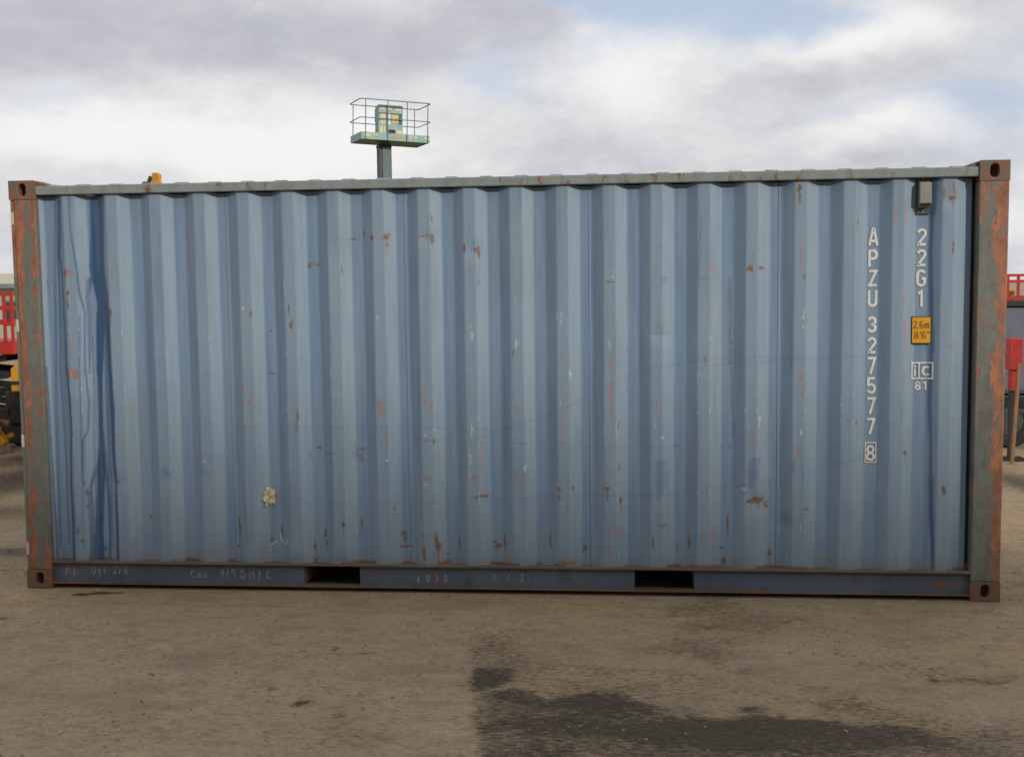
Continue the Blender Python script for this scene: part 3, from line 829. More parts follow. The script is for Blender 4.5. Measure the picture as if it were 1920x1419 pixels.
PRIM = ((ZA, 285, 695, 40, 22, .8), (ZA, 840, 945, 70, 5, .7), (ZA, 285, 1250, 7, 110, .7), (ZA, 118, 1250, 9, 40, .6), (ZA, 1270, 1115, 7, 26, .9), (ZA, 1575, 1000, 8, 20, .6), (ZA, 600, 965, 60, 8, .4), (ZB, 1525, 140, 14, 22, .8),
        (ZB, 1580, 230, 24, 50, .6), (ZB, 1545, 430, 14, 60, .5), (ZB, 635, 490, 10, 36, .75), (ZB, 1085, 870, 14, 20, .6), (ZB, 1865, 205, 6, 30, .6), (ZC, 660, 765, 8, 24, .6), (ZC, 1262, 650, 18, 12, .8), (ZC, 1300, 650, 20, 6, .5), (ZC, 1890, 1230, 12, 20, .7),
        (ZC, 1000, 1060, 10, 20, .5), (ZD, 650, 270, 40, 70, .62), (ZD, 685, 480, 7, 120, .75), (ZD, 945, 140, 12, 70, .7), (ZD, 950, 230, 16, 40, .6), (ZD, 1000, 260, 8, 90, .75), (ZD, 1012, 620, 6, 60, .6), (ZD, 970, 762, 32, 12, .95), (ZD, 1290, 755, 16, 14, .9),
        (ZD, 1335, 620, 8, 170, .6), (ZD, 1260, 190, 10, 60, .55), (ZD, 1385, 260, 12, 20, .5), (ZD, 1580, 280, 10, 60, .6), (ZD, 1575, 740, 16, 50, .65), (ZD, 1655, 760, 8, 60, .5), (ZD, 1895, 120, 10, 30, .6), (ZD, 1895, 520, 14, 8, .7), (ZD, 620, 240, 10, 60, .6),
        (ZE, 703, 635, 18, 14, .95), (ZE, 755, 632, 10, 8, .6), (ZE, 1090, 635, 22, 12, .8), (ZE, 1350, 645, 14, 40, .6), (ZE, 1700, 560, 14, 120, .62), (ZE, 1695, 400, 8, 30, .6), (ZE, 1062, 940, 12, 40, .55), (ZE, 48, 1240, 14, 30, .7), (ZE, 385, 1300, 16, 60, .6), (ZE, 1700, 1360, 24, 8, .9),
        (ZF, 1706, 55, 20, 24, 1.0), (ZF, 1720, 150, 24, 60, .5), (ZF, 1690, 570, 14, 30, .9), (ZF, 375, 700, 10, 24, .95), (ZF, 376, 1140, 8, 34, .9), (ZF, 376, 1260, 8, 34, .9), (ZF, 450, 1140, 10, 40, .75), (ZF, 1022, 1165, 10, 46, .85), (ZF, 1095, 1165, 12, 44, .85), (ZF, 385, 200, 14, 200, .58),
        (ZF, 440, 535, 8, 20, .8), (ZF, 48, 330, 12, 80, .55), (ZF, 50, 520, 16, 12, .7), (ZF, 125, 525, 8, 8, .6), (ZF, 835, 290, 14, 40, .5), (ZF, 705, 280, 8, 60, .55), (ZF, 1370, 470, 30, 60, .48), (ZF, 1345, 120, 8, 40, .6), (ZF, 700, 1040, 8, 40, .5),
        (ZG, 872, 240, 14, 40, .8), (ZG, 815, 280, 20, 14, .6), (ZG, 820, 640, 22, 50, .45), (ZG, 455, 420, 10, 50, .7), (ZG, 527, 420, 7, 120, .7), (ZG, 525, 720, 8, 40, .6), (ZG, 516, 1050, 6, 70, .7), (ZG, 520, 1300, 7, 120, .8), (ZG, 115, 560, 14, 20, .6), (ZG, 520, 165, 16, 20, .6),
        (ZH, 566, 190, 9, 40, .9), (ZH, 566, 360, 7, 90, .85), (ZH, 935, 365, 10, 30, .8), (ZH, 875, 370, 10, 20, .6), (ZH, 125, 600, 16, 40, .4), (ZH, 1, 1, 1, 1, 0))
for zm, x, y, dx, dy, s in PRIM:
    blob('prim', zm, x, y, dx, dy, s)
WHT = ((ZC, 1275, 1100, 12, 36, .75), (ZC, 1268, 1040, 14, 30, .55), (ZC, 1575, 880, 5, 110, .55), (ZC, 1578, 1160, 8, 40, .75), (ZC, 622, 980, 8, 36, .6), (ZC, 1895, 960, 7, 40, .6), (ZA, 1522, 948, 12, 12, .95), (ZA, 1822, 820, 5, 70, .6), (ZB, 1242, 668, 10, 10, .95), (ZB, 1242, 575, 6, 10, .7),
       (ZD, 690, 636, 10, 12, 1.0), (ZD, 950, 470, 8, 26, .75), (ZD, 955, 800, 10, 10, .7), (ZD, 1275, 420, 18, 80, .6), (ZD, 1265, 620, 7, 90, .7), (ZD, 1268, 720, 6, 30, .7), (ZD, 1645, 690, 9, 30, .7), (ZD, 1016, 420, 6, 10, .8), (ZD, 652, 365, 8, 14, .6),
       (ZE, 45, 980, 6, 70, .65), (ZE, 405, 580, 5, 40, .6), (ZE, 405, 690, 6, 50, .6), (ZE, 405, 900, 5, 60, .65), (ZE, 385, 1160, 16, 60, .55), (ZE, 1720, 960, 8, 50, .65), (ZE, 1718, 1060, 6, 50, .65), (ZE, 110, 1358, 8, 14, .8), (ZE, 445, 140, 6, 30, .5),
       (ZF, 110, 35, 8, 14, .7), (ZF, 44, 240, 5, 40, .6), (ZF, 697, 390, 5, 50, .7), (ZF, 735, 480, 34, 20, .6), (ZF, 1415, 340, 8, 20, .8), (ZF, 1410, 390, 6, 30, .7), (ZF, 1345, 390, 6, 30, .6), (ZF, 1703, 440, 8, 36, .75), (ZF, 1318, 835, 22, 7, 1.0), (ZF, 1705, 1095, 9, 20, .7), (ZF, 447, 1290, 5, 30, .7), (ZF, 117, 755, 6, 14, .6),
       (ZB, 1597, 1260, 30, 26, .5), (ZB, 730, 1200, 26, 50, .42), (ZB, 1595, 1300, 6, 40, .6))
for zm, x, y, dx, dy, s in WHT:
    blob('white', zm, x, y, dx, dy, s)
for (zm, pts) in ((ZB, [(1702, 1275, 5), (1725, 1270, 5), (1762, 1240, 4)]), (ZB, [(1778, 1180, 4), (1785, 1240, 5), (1822, 1265, 5), (1845, 1225, 4)])):
    streak('white', zm, pts, 0.8, 0.5, 0.2)
# touched up paint
streak('patch_shade', ZF, [(732, 660, 70), (732, 800, 72), (718, 890, 30)], 0.52, 0.3)
streak('patch_shade', ZF, [(1385, 640, 66), (1370, 740, 60), (1358, 820, 26)], 0.68, 0.4)
blob('patch_shade', ZB, 975, 750, 28, 40, 0.8)
blob('patch_shade', ZB, 1255, 750, 24, 30, 0.6)
blob('patch_shade', ZD, 370, 1310, 50, 20, 0.6)
blob('patch_shade', ZD, 60, 1310, 50, 26, 0.6)
blob('patch_shade', ZF, 1650, 690, 12, 40, 0.8)
blob('patch_shade', ZD, 50, 900, 40, 160, 0.28)
blob('dust', ZB, 730, 400, 9, 200, 0.55)
blob('dust', ZB, 695, 280, 7, 80, 0.6)
blob('dust', ZB, 715, 700, 12, 200, 0.35)
blob('dust', ZC, 690, 560, 12, 160, 0.35)
blob('dust', ZE, 1440, 110, 8, 40, 0.4)
blob('dust', ZF, 1420, 1050, 50, 90, 0.3)
# soft shadow edges on the side, painted in as faint darker lines
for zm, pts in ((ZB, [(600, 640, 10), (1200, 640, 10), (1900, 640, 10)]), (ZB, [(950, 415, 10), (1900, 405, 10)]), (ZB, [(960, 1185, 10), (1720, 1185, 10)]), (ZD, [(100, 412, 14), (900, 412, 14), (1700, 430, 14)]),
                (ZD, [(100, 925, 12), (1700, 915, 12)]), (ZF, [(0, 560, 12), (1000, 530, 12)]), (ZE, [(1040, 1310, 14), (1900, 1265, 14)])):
    streak('patch_shade', zm, pts, 0.22, 0.9, 0)
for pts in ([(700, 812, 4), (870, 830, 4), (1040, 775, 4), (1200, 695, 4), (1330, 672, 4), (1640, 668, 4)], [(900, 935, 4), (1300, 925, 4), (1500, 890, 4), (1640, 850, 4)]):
    streak('patch_shade', (0, 0, 1), pts, 0.26, 0.9, 0)  # curved shadow edge rising to the right, painted into the colour
# dust and rust bloom along the bottom, scuffed ribs, faded crests
nz = fbm(RXX * 14, RZZ * 9, 41, 5)
CH['dust'] = np.maximum(CH['dust'], 0.5 * (1 - sstep(RZZ + (nz - .5) * .16, 0.165, 0.29)))
CH['rust'] = np.maximum(CH['rust'], 0.6 * (1 - sstep(RZZ, 0.175, 0.205)) * sstep(fbm(RXX * 9, RZZ * 0 + 2, 43, 4), 0.5, 0.66))
CH['rust'] = np.maximum(CH['rust'], 0.55 * sstep(RZZ, 2.46, 2.5) * sstep(fbm(RXX * 7, RZZ * 3, 44, 4), 0.62, 0.74))
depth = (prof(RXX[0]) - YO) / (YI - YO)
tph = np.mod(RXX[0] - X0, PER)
fbase = np.where(tph < FL, 0.80, np.where(tph < FL + SL, 0.85, np.where(tph < FL + SL + 0.072, 0.22, 0.42)))  # right-facing slopes set paler than left-facing ones
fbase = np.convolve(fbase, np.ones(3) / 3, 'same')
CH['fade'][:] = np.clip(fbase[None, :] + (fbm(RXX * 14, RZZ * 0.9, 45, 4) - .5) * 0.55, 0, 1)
edge_d = np.abs(np.mod(RXX[0] - X0 + 0.01, PER) - 0.01)
edge_d = np.minimum(edge_d, np.abs(np.mod(RXX[0] - X0, PER) - FL))
scuff = np.exp(-(edge_d / 0.007) ** 2)[None, :] * sstep(RZZ, 0.3, 0.6) * (1 - sstep(RZZ, 1.7, 2.1))
CH['white'] = np.maximum(CH['white'], 0.55 * scuff * sstep(fbm(RXX * 3 + 5, RZZ * 14, 46, 4, .65), 0.58, 0.72))
CH['prim'] = np.maximum(CH['prim'], 0.5 * scuff * sstep(fbm(RXX * 3 + 50, RZZ * 11, 47, 4, .65), 0.6, 0.74))
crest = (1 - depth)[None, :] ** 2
sp = sstep(fbm(RXX * 26, RZZ * 11, 48, 5, .65), 0.66, 0.76) * sstep(fbm(RXX * 2.3, RZZ * 1.6, 49, 3), 0.45, 0.62) * crest
CH['prim'] = np.maximum(CH['prim'], 0.38 * sp)
sp = sstep(fbm(RXX * 40, RZZ * 16, 52, 4, .6), 0.70, 0.80)
CH['rust'] = np.maximum(CH['rust'], 0.26 * sp)
CH['grime'] = np.maximum(CH['grime'], 0.10 * sstep(fbm(RXX * 18, RZZ * 2.0, 53, 4), 0.55, 0.75))


CH['wet'] *= 0.82 + 0.18 * sstep(fbm(RXX * 60, RZZ * 1.2, 63, 4, .6), 0.38, 0.55)


def sample(ch, x, z):
    fx, fz = np.clip(x / RS, 0, RW - 2), np.clip(z / RS, 0, RH - 2)
    ix, iz = fx.astype(int), fz.astype(int)
    tx, tz = fx - ix, fz - iz
    a = CH[ch]
    return (a[iz, ix] * (1 - tx) + a[iz, ix + 1] * tx) * (1 - tz) + (a[iz + 1, ix] * (1 - tx) + a[iz + 1, ix + 1] * tx) * tz


def side_sheet(x0, x1, seam):
    nx = int((x1 - x0) / 0.0062)
    x = np.linspace(x0, x1, nx)
    z = np.linspace(0, 1, 340)
    X, Z = np.meshgrid(x, z)
    ztop = 2.502 - 0.010 * np.clip((prof(x) - YO) / (YI - YO), 0, 1) ** 0.7
    Z = 0.172 + (ztop[None, :] - 0.172) * Z
    Y = prof(X)
    Y = Y + 0.07 * sstep(X, 5.864, 5.872)      # the last sheet turns in beside the post, added to deepen the shade
    # die-pressed sheets are never quite flat: slow waves and a few dents
    Y = Y + (fbm(X * 5, Z * 1.6, 81, 3) - 0.5) * 0.005 + (fbm(X * 14, Z * 4, 82, 3) - 0.5) * 0.0014
    for zm, px, py, r, dp in ((ZF, 1585, 1080, 0.05, 0.010), (ZD, 820, 1200, 0.06, 0.008), (ZC, 1290, 520, 0.05, 0.008), (ZB, 600, 800, 0.05, 0.007), (ZC, 960, 430, 0.05, 0.006), (ZE, 720, 1090, 0.06, 0.008), (ZF, 1400, 920, 0.07, 0.012), (ZG, 860, 320, 0.05, 0.007)):
        cx, cz = wpt(zm, px, py)
        Y = Y + dp * np.exp(-((X - cx) ** 2 + (Z - cz) ** 2) / r ** 2)
    # weld bead at the left end of each sheet
    if seam:
        Y = Y - 0.0022 * np.exp(-((X - x0) / 0.006) ** 2)
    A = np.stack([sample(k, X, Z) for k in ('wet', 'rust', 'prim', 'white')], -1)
    B = np.stack([sample(k, X, Z) for k in ('patch_shade', 'grime', 'fade', 'dust')], -1)
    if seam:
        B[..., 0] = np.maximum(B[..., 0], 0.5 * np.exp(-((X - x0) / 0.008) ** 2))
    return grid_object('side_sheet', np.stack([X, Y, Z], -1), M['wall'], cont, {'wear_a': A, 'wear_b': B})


SEAMS = [0.150, 1.373, 2.499, 3.626, 4.752, 5.920]
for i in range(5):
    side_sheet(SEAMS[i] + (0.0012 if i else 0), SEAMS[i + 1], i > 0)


# ---- corner castings with their oblong holes
def oblong(c, hw, hh, n=7):
    pts = []
    for k in range(n):
        t = math.pi * k / (n - 1)
        pts.append((c[0] + hw * math.cos(t), c[1] + (hh - hw) + hw * math.sin(t)))
    for k in range(n):
        t = math.pi + math.pi * k / (n - 1)
        pts.append((c[0] + hw * math.cos(t), c[1] - (hh - hw) + hw * math.sin(t)))
    return pts


def holed_face(mb, a0, a1, b0, b1, c, hw, hh, f, deep):
    """rectangle with an oblong hole; f(a,b,d) puts face coords and inward depth into space"""
    O = oblong(c, hw, hh)
    n = len(O)
    out = []
    for (x, y) in O:
        dx, dy = x - c[0], y - c[1]
        k = min((a1 - c[0]) / dx if dx > 1e-9 else (a0 - c[0]) / dx if dx < -1e-9 else 1e9,
                (b1 - c[1]) / dy if dy > 1e-9 else (b0 - c[1]) / dy if dy < -1e-9 else 1e9)
        out.append((c[0] + dx * k, c[1] + dy * k))
    corners = {}
    for i in range(n):
        j = (i + 1) % n
        p, q = out[i], out[j]
        onx = abs(p[0] - q[0]) < 1e-7 or abs(p[1] - q[1]) < 1e-7
        vs = [f(*p, 0), f(*q, 0), f(*O[j], 0), f(*O[i], 0)]
        if onx:
            mb.add(vs, [(0, 1, 2, 3)])
        else:
            k = (a1 if max(p[0], q[0]) > a1 - 1e-7 else a0, b1 if max(p[1], q[1]) > b1 - 1e-7 else b0)
            mb.add([f(*p, 0), f(*k, 0), f(*q, 0), f(*O[j], 0), f(*O[i], 0)], [(0, 1, 2, 3, 4)])
        mb.add([f(*O[i], 0), f(*O[j], 0), f(*O[j], deep), f(*O[i], deep)], [(0, 1, 2, 3)])
    mb.add([f(*p, deep) for p in O], [tuple(range(n))])


def casting(x0, x1, y0, y1, z0, z1):
    """x0 / y0 are the outer end and outer side"""
    mb = MB()
    sx_, sy_ = (1 if x1 > x0 else -1), (1 if y1 > y0 else -1)
    xa, xb, ya, yb = min(x0, x1), max(x0, x1), min(y0, y1), max(y0, y1)
    zc = (z0 + z1) / 2
    holed_face(mb, xa, xb, z0, z1, (x0 + sx_ * 0.089, zc), 0.0255, 0.0395, lambda a, b, d: (a, y0 + sy_ * d, b), 0.075)
    holed_face(mb, ya, yb, z0, z1, (y0 + sy_ * 0.089, zc), 0.0255, 0.0395, lambda a, b, d: (x0 + sx_ * d, a, b), 0.055)
    for vs in ([(xa, yb if sy_ > 0 else ya, z0), (xb, yb if sy_ > 0 else ya, z0), (xb, yb if sy_ > 0 else ya, z1), (xa, yb if sy_ > 0 else ya, z1)],
               [(x1, ya, z0), (x1, yb, z0), (x1, yb, z1), (x1, ya, z1)],
               [(xa, ya, z0), (xb, ya, z0), (xb, yb, z0), (xa, yb, z0)], [(xa, ya, z1), (xb, ya, z1), (xb, yb, z1), (xa, yb, z1)]):
        mb.add(vs, [(0, 1, 2, 3)])
    o = mb.build('corner_casting', M['casting'], cont)
    import bmesh
    bm = bmesh.new()
    bm.from_mesh(o.data)
    bmesh.ops.remove_doubles(bm, verts=bm.verts, dist=1e-5)
    bmesh.ops.recalc_face_normals(bm, faces=bm.faces)
    bm.to_mesh(o.data)
    bm.free()
    b = o.modifiers.new('bevel', 'BEVEL')
    b.width = 0.007
    b.segments = 3
    b.limit_method = 'ANGLE'
    b.angle_limit = math.radians(45)
    return o


for z0 in (0.0, HT - 0.118):
    for (xa, xb) in ((0.0, 0.172), (LN, LN - 0.172)):
        casting(xa, xb, 0.0, 0.162, z0, z0 + 0.118)
        casting(xa, xb, WD, WD - 0.162, z0, z0 + 0.118)

# ---- corner posts
for x0, x1, m_, door in ((0.030, 0.170, 'post_l', True), (LN - 0.172, LN - 0.003, 'post_r', False)):
    for y0, y1 in ((0.003, 0.150), (WD - 0.150, WD - 0.003)):
        mb = MB()
        mb.box((x0, y0, 0.117), (x1, y1, HT - 0.117))
        o = mb.build('corner_post', M[m_], cont, bevel=0.008, seg=3)
# door-side edge of the left post with hinge lugs
for y0, y1 in ((0.012, 0.07), (WD - 0.07, WD - 0.012)):
    MB().box((0.004, y0, 0.12), (0.0295, y1, HT - 0.12)).build('post_edge', M['post_l'], cont, bevel=0.003)
for v in (410, 611, 827, 1028):
    zc = on_y(30, v, 0.0)[2]
    for ya in (0.004, WD - 0.045):
        MB().box((0.006, ya, zc - 0.040), (0.0245, ya + 0.041, zc + 0.040)).build('hinge', M['cream'], cont, bevel=0.003)

# ---- rails
for y0, y1 in ((0.008, 0.068), (WD - 0.068, WD - 0.008)):
    mb = MB()
    n = 60
    for i in range(n):
        pass
    mb.box((0.171, y0, 2.500), (LN - 0.171, y1, 2.556))
    mb.build('top_rail', M['rail_top'], cont, bevel=0.006, seg=2)
for xa, xb in ((0.165, LN - 0.165),):
    for ya, yb in ((0.004, 0.058), (WD - 0.058, WD - 0.004)):
        MB().box((xa, ya, 0.160), (xb, yb, 0.173)).build('bottom_rail_flange', M['flange'], cont, bevel=0.003)
        MB().box((xa, ya + 0.006, 0.024), (xb, yb + 0.02, 0.035)).build('bottom_rail_flange', M['flange'], cont, bevel=0.002)
POCK = ((1.820, 2.179), (3.898, 4.260))
for y0 in (0.040, WD - 0.048):
    e = 0.165
    for a, b in POCK + ((LN - 0.165, None),):
        MB().box((e, y0, 0.0352), (a, y0 + 0.008, 0.1598)).build('bottom_rail_web', M['rail_bot'], cont)
        e = b
# fork pockets run right through under the floor
for a, b in POCK:
    t = empty('fork_pocket')
    t.parent = cont
    MB().box((a - 0.008, 0.0485, 0.0355), (a, WD - 0.0485, 0.150)).build('pocket_side', M['rusty'], t)
    MB().box((b, 0.0485, 0.0355), (b + 0.008, WD - 0.0485, 0.150)).build('pocket_side', M['rusty'], t)
    MB().box((a - 0.008, 0.0485, 0.1505), (b + 0.008, WD - 0.0485, 0.158)).build('pocket_roof', M['rusty'], t)
# floor and cross members
MB().box((0.16, 0.075, 0.176), (LN - 0.16, WD - 0.075, 0.205)).build('floor', M['timber'], cont)
k = 0
x = 0.42
while x < LN - 0.3:
    if not any(a - 0.06 < x < b + 0.06 for a, b in POCK):
        MB().box((x, 0.060, 0.040), (x + 0.006, WD - 0.060, 0.1745)).build('cross_member', M['under'], cont)
    x += 0.30
for x0 in (0.03, LN - 0.16):
    MB().box((x0, 0.165, 0.012), (x0 + 0.13, WD - 0.165, 0.16)).build('end_sill', M['post_l'], cont, bevel=0.004)
    MB().box((x0, 0.165, HT - 0.115), (x0 + 0.13, WD - 0.165, HT - 0.012)).build('end_header', M['post_l'], cont, bevel=0.004)

# ---- roof with pressed transverse ribs, and the corner plates beside the castings
nx = 900
x = np.linspace(0.168, LN - 0.168, nx)
ycols = np.array([0.050, 0.066, 0.085, 0.11, 0.16, 0.6, WD / 2, WD - 0.6, WD - 0.16, WD - 0.11, WD - 0.085, WD - 0.066, WD - 0.050])
yf = np.array([0, 0.25, 0.85, 1, 1, 1, 1, 1, 1, 1, 0.85, 0.25, 0])
tt = np.mod(x - on_y(1378, 318, 0.1)[0] + 0.055, 0.2135)
rib = np.clip(np.minimum(tt / 0.025, (0.110 - tt) / 0.025), 0, 1)
rib = rib * rib * (3 - 2 * rib)
X, Yc = np.meshgrid(x, ycols)
Z = 2.5572 + 0.0135 * rib[None, :] * yf[:, None] + 0.003 * (fbm(X * 3, Yc * 3, 91, 3) - 0.5)
A = np.zeros(X.shape + (4,))
A[..., 1] = 0.6 * sstep(fbm(X * 8, Yc * 8, 92, 4), 0.5, 0.7)
B = np.zeros(X.shape + (4,))
B[..., 2] = 1.0
B[..., 3] = 0.4
grid_object('roof_sheet', np.stack([X, Yc, Z], -1), M['wall'], cont, {'wear_a': A, 'wear_b': B})
for sgn, xe in ((1, 0.172), (-1, LN - 0.172)):
    for y0, y1 in ((0.020, 0.160), (WD - 0.160, WD - 0.020)):
        MB().prism([(xe, 2.557), (xe + sgn * 0.085, 2.5575), (xe + sgn * 0.02, 2.583), (xe, 2.583)], 1, y0, y1).build('corner_plate', M['casting'], cont, bevel=0.002)

# ---- far side and the two ends
mb = MB()
xx = np.arange(0.15, LN - 0.15, 0.0352)
yy = WD - prof_raw(xx)
for i in range(len(xx) - 1):
    mb.add([(xx[i], yy[i], 0.172), (xx[i + 1], yy[i + 1], 0.172), (xx[i + 1], yy[i + 1], 2.502), (xx[i], yy[i], 2.502)], [(0, 1, 2, 3)])
mb.build('far_side_sheet', worn('blue_paint_plain', (0.26, 0.33, 0.40), (0.22, 0.29, 0.37), rust=0.1), cont)
M['plain_blue'] = bpy.data.materials['blue_paint_plain']
mb = MB()
yy = np.arange(0.13, WD - 0.13 + 1e-6, 0.0544)
for i in range(len(yy) - 1):
    d0 = 0.045 * ((i // 2) % 2)
    d1 = 0.045 * (((i + 1) // 2) % 2)
    mb.add([(LN - 0.03 - d0, yy[i], 0.15), (LN - 0.03 - d1, yy[i + 1], 0.15), (LN - 0.03 - d1, yy[i + 1], HT - 0.1), (LN - 0.03 - d0, yy[i], HT - 0.1)], [(0, 1, 2, 3)])
mb.build('end_wall', M['plain_blue'], cont)
for ya, yb in ((0.155, WD / 2 - 0.004), (WD / 2 + 0.004, WD - 0.155)):
    d = MB().box((0.022, ya, 0.165), (0.062, yb, HT - 0.12)).build('door', M['plain_blue'], cont, bevel=0.004)
    for f in (0.25, 0.75):
        yr = ya + (yb - ya) * f
        MB().tube([(-0.002, yr, 0.10), (-0.002, yr, HT - 0.06)], 0.016, 12).build('locking_rod', M['gutter'], d, smooth=True)
        MB().bar((-0.020, yr, 1.15), (-0.020, yr + 0.42 * (1 if f < 0.5 else -1) * 0.9, 1.13), 0.01, 0.035).build('door_handle', M['gutter'], d)

# ---- ventilator hood
vn = empty('ventilator')
vn.parent = cont
VX0, VX1, VZ0, VZ1 = 5.543, 5.624, 2.290, 2.500
MB().box((VX0, 0.054, VZ0), (VX1, 0.0605, VZ1)).build('vent_plate', M['vent_dark'], vn, bevel=0.002)
MB().prism([(0.0535, 2.482), (0.008, 2.470), (0.004, 2.352), (0.0535, 2.325)], 0, VX0 + 0.010, VX1 - 0.004).build('vent_hood', M['vent'], vn, bevel=0.004)
MB().box((VX0 + 0.022, 0.012, 2.3345), (VX1 - 0.012, 0.046, 2.3385)).build('vent_slot', M['black'], vn)
for dz in (2.304, 2.492):
    MB().tube([((VX0 + VX1) / 2, 0.0545, dz), ((VX0 + VX1) / 2, 0.049, dz)], 0.006, 10).build('rivet', M['gutter'], vn)


# ---- stencilled lettering
def arc(cx, cy, rx, ry, a0, a1, n=7):
    return [(cx + rx * math.cos(math.radians(a0 + (a1 - a0) * i / (n - 1))), cy + ry * math.sin(math.radians(a0 + (a1 - a0) * i / (n - 1)))) for i in range(n)]


A_, B_ = 0.075, 0.485
GLY = {
    'A': [([(0.055, 0), (0.245, 0.955), (0.315, 0.955), (0.505, 0)], 0), ([(0.165, 0.26), (0.395, 0.26)], 0)],
    'P': [([(A_, 0), (A_, 0.925)] + [(0.30, 0.925)] + arc(0.30, 0.695, 0.185, 0.23, 90, -90) + [(0.15, 0.465)], 0)],
    'Z': [([(0.06, 0.925), (0.475, 0.925), (0.085, 0.075), (0.51, 0.075)], 0)],
    'U': [([(A_, 1.0)] + arc(0.28, 0.26, 0.205, 0.185, 180, 360, 9) + [(B_, 1.0)], 0)],
    '3': [(arc(0.27, 0.715, 0.205, 0.21, 160, -62, 9) + [(0.30, 0.505)] + arc(0.27, 0.285, 0.215, 0.21, 62, -160, 9), 0)],
    '2': [(arc(0.28, 0.71, 0.205, 0.215, 170, -20, 9) + [(0.085, 0.09), (0.085, 0.075), (0.51, 0.075)], 0)],
    '7': [([(0.05, 0.925), (0.475, 0.925), (0.215, 0.0)], 0)],
    '5': [([(0.475, 0.925), (0.115, 0.925), (0.095, 0.535)] + arc(0.275, 0.32, 0.21, 0.245, 120, -155, 11), 0)],
    '8': [(arc(0.28, 0.715, 0.175, 0.21, 0, 360, 17), 1), (arc(0.28, 0.285, 0.205, 0.21, 0, 360, 17), 1)],
    'G': [(arc(0.28, 0.715, 0.205, 0.21, 20, 180, 8) + arc(0.28, 0.285, 0.205, 0.21, 180, 360, 9) + [(0.485, 0.47), (0.29, 0.47)], 0)],
    '1': [([(0.13, 0.76), (0.325, 0.93), (0.33, 0.0)], 0)],
    '6': [(arc(0.28, 0.29, 0.205, 0.215, 0, 360, 17), 1), (arc(0.28, 0.70, 0.205, 0.225, 40, 180, 8) + [(0.075, 0.30)], 0)],
    'i': [([(0.28, 0.0), (0.28, 0.66)], 0), ([(0.28, 0.80), (0.28, 0.97)], 0)],
    'c': [(arc(0.29, 0.35, 0.23, 0.285, 45, 315, 13), 0)],
    'm': [([(0.06, 0), (0.06, 0.62)], 0), ([(0.06, 0.50)] + arc(0.20, 0.48, 0.12, 0.15, 150, 0, 6) + [(0.32, 0)], 0), ([(0.32, 0.48)] + arc(0.46, 0.48, 0.12, 0.15, 150, 0, 6) + [(0.58, 0)], 0)],
    '.': [([(0.2, 0.0), (0.2, 0.13)], 0)],
    "'": [([(0.2, 0.75), (0.2, 1.0)], 0)],
    '"': [([(0.1, 0.78), (0.1, 1.0)], 0), ([(0.3, 0.78), (0.3, 1.0)], 0)],
}


def ribbon(mb, pts, closed, w, f, layer=0.0):
    P = [np.array(p, float) for p in pts]
    if closed:
        P = P[:-1]
    n = len(P)
    Lf, Rt = [], []
    for i in range(n):
        a = P[i - 1] if (i > 0 or closed) else None
        b = P[(i + 1) % n] if (i < n - 1 or closed) else None
        d1 = (P[i] - a) / (np.linalg.norm(P[i] - a) + 1e-9) if a is not None else None
        d2 = (b - P[i]) / (np.linalg.norm(b - P[i]) + 1e-9) if b is not None else None
        if d1 is None:
            d1 = d2
        if d2 is None:
            d2 = d1
        n1, n2 = np.array([-d1[1], d1[0]]), np.array([-d2[1], d2[0]])
        mn = n1 + n2
        ln = np.linalg.norm(mn)
        mn = mn / ln if ln > 1e-6 else n1
        k = min(1.0 / max(mn @ n1, 0.35), 1.9)
        Lf.append(P[i] + mn * k * w / 2)
        Rt.append(P[i] - mn * k * w / 2)
    vs = [f(*p, layer) for p in Lf] + [f(*p, layer) for p in Rt]
    fs = []
    for i in range(n if closed else n - 1):
        j = (i + 1) % n
        fs.append((i, j, n + j, n + i))
    mb.add(vs, fs)


def glyph(ch, x, z, h, name, mat, parent, w=0.15, sx_=1.0, off=0.0035, yfun=None):
    """character with its lower left corner at x, z, laid 3 mm proud of the corrugated sheet"""
    mb = MB()
    yf_ = yfun or (lambda X: float(prof(X)))

    def f(a, b, layer):
        X, Zz = x + a * h * sx_, z + b * h
        return (X, yf_(X) - off - layer, Zz)
    for i, (pts, cl) in enumerate(GLY[ch]):
        ribbon(mb, pts, cl, w, f, i * 0.0006)
    return mb.build(name, mat, parent)


def zrow(zm, y, x=300):
    return on_y(zm[0] + x / zm[2], zm[1] + y / zm[2], 0.062)[2]


for ch, zm, y0, y1 in (('A', ZG, 530, 655), ('P', ZG, 682, 805), ('Z', ZG, 828, 948), ('U', ZG, 975, 1095), ('3', ZH, 138, 265), ('2', ZH, 300, 427), ('7', ZH, 455, 587), ('5', ZH, 612, 743), ('7', ZH, 770, 900), ('7', ZH, 930, 1058), ('8', ZH, 1142, 1268)):
    za, zb = zrow(zm, y1), zrow(zm, y0)
    glyph(ch, 5.3045 - 0.28 * (zb - za), za, zb - za, 'digit' if ch.isdigit() else 'letter', M['letter'], cont)
for ch, zm, y0, y1 in (('2', ZG, 530, 655), ('2', ZG, 680, 803), ('G', ZG, 825, 950), ('1', ZG, 972, 1093)):
    za, zb = zrow(zm, y1, 650), zrow(zm, y0, 650)
    glyph(ch, 5.582 - 0.28 * (zb - za), za, zb - za, 'digit' if ch.isdigit() else 'letter', M['letter'], cont)


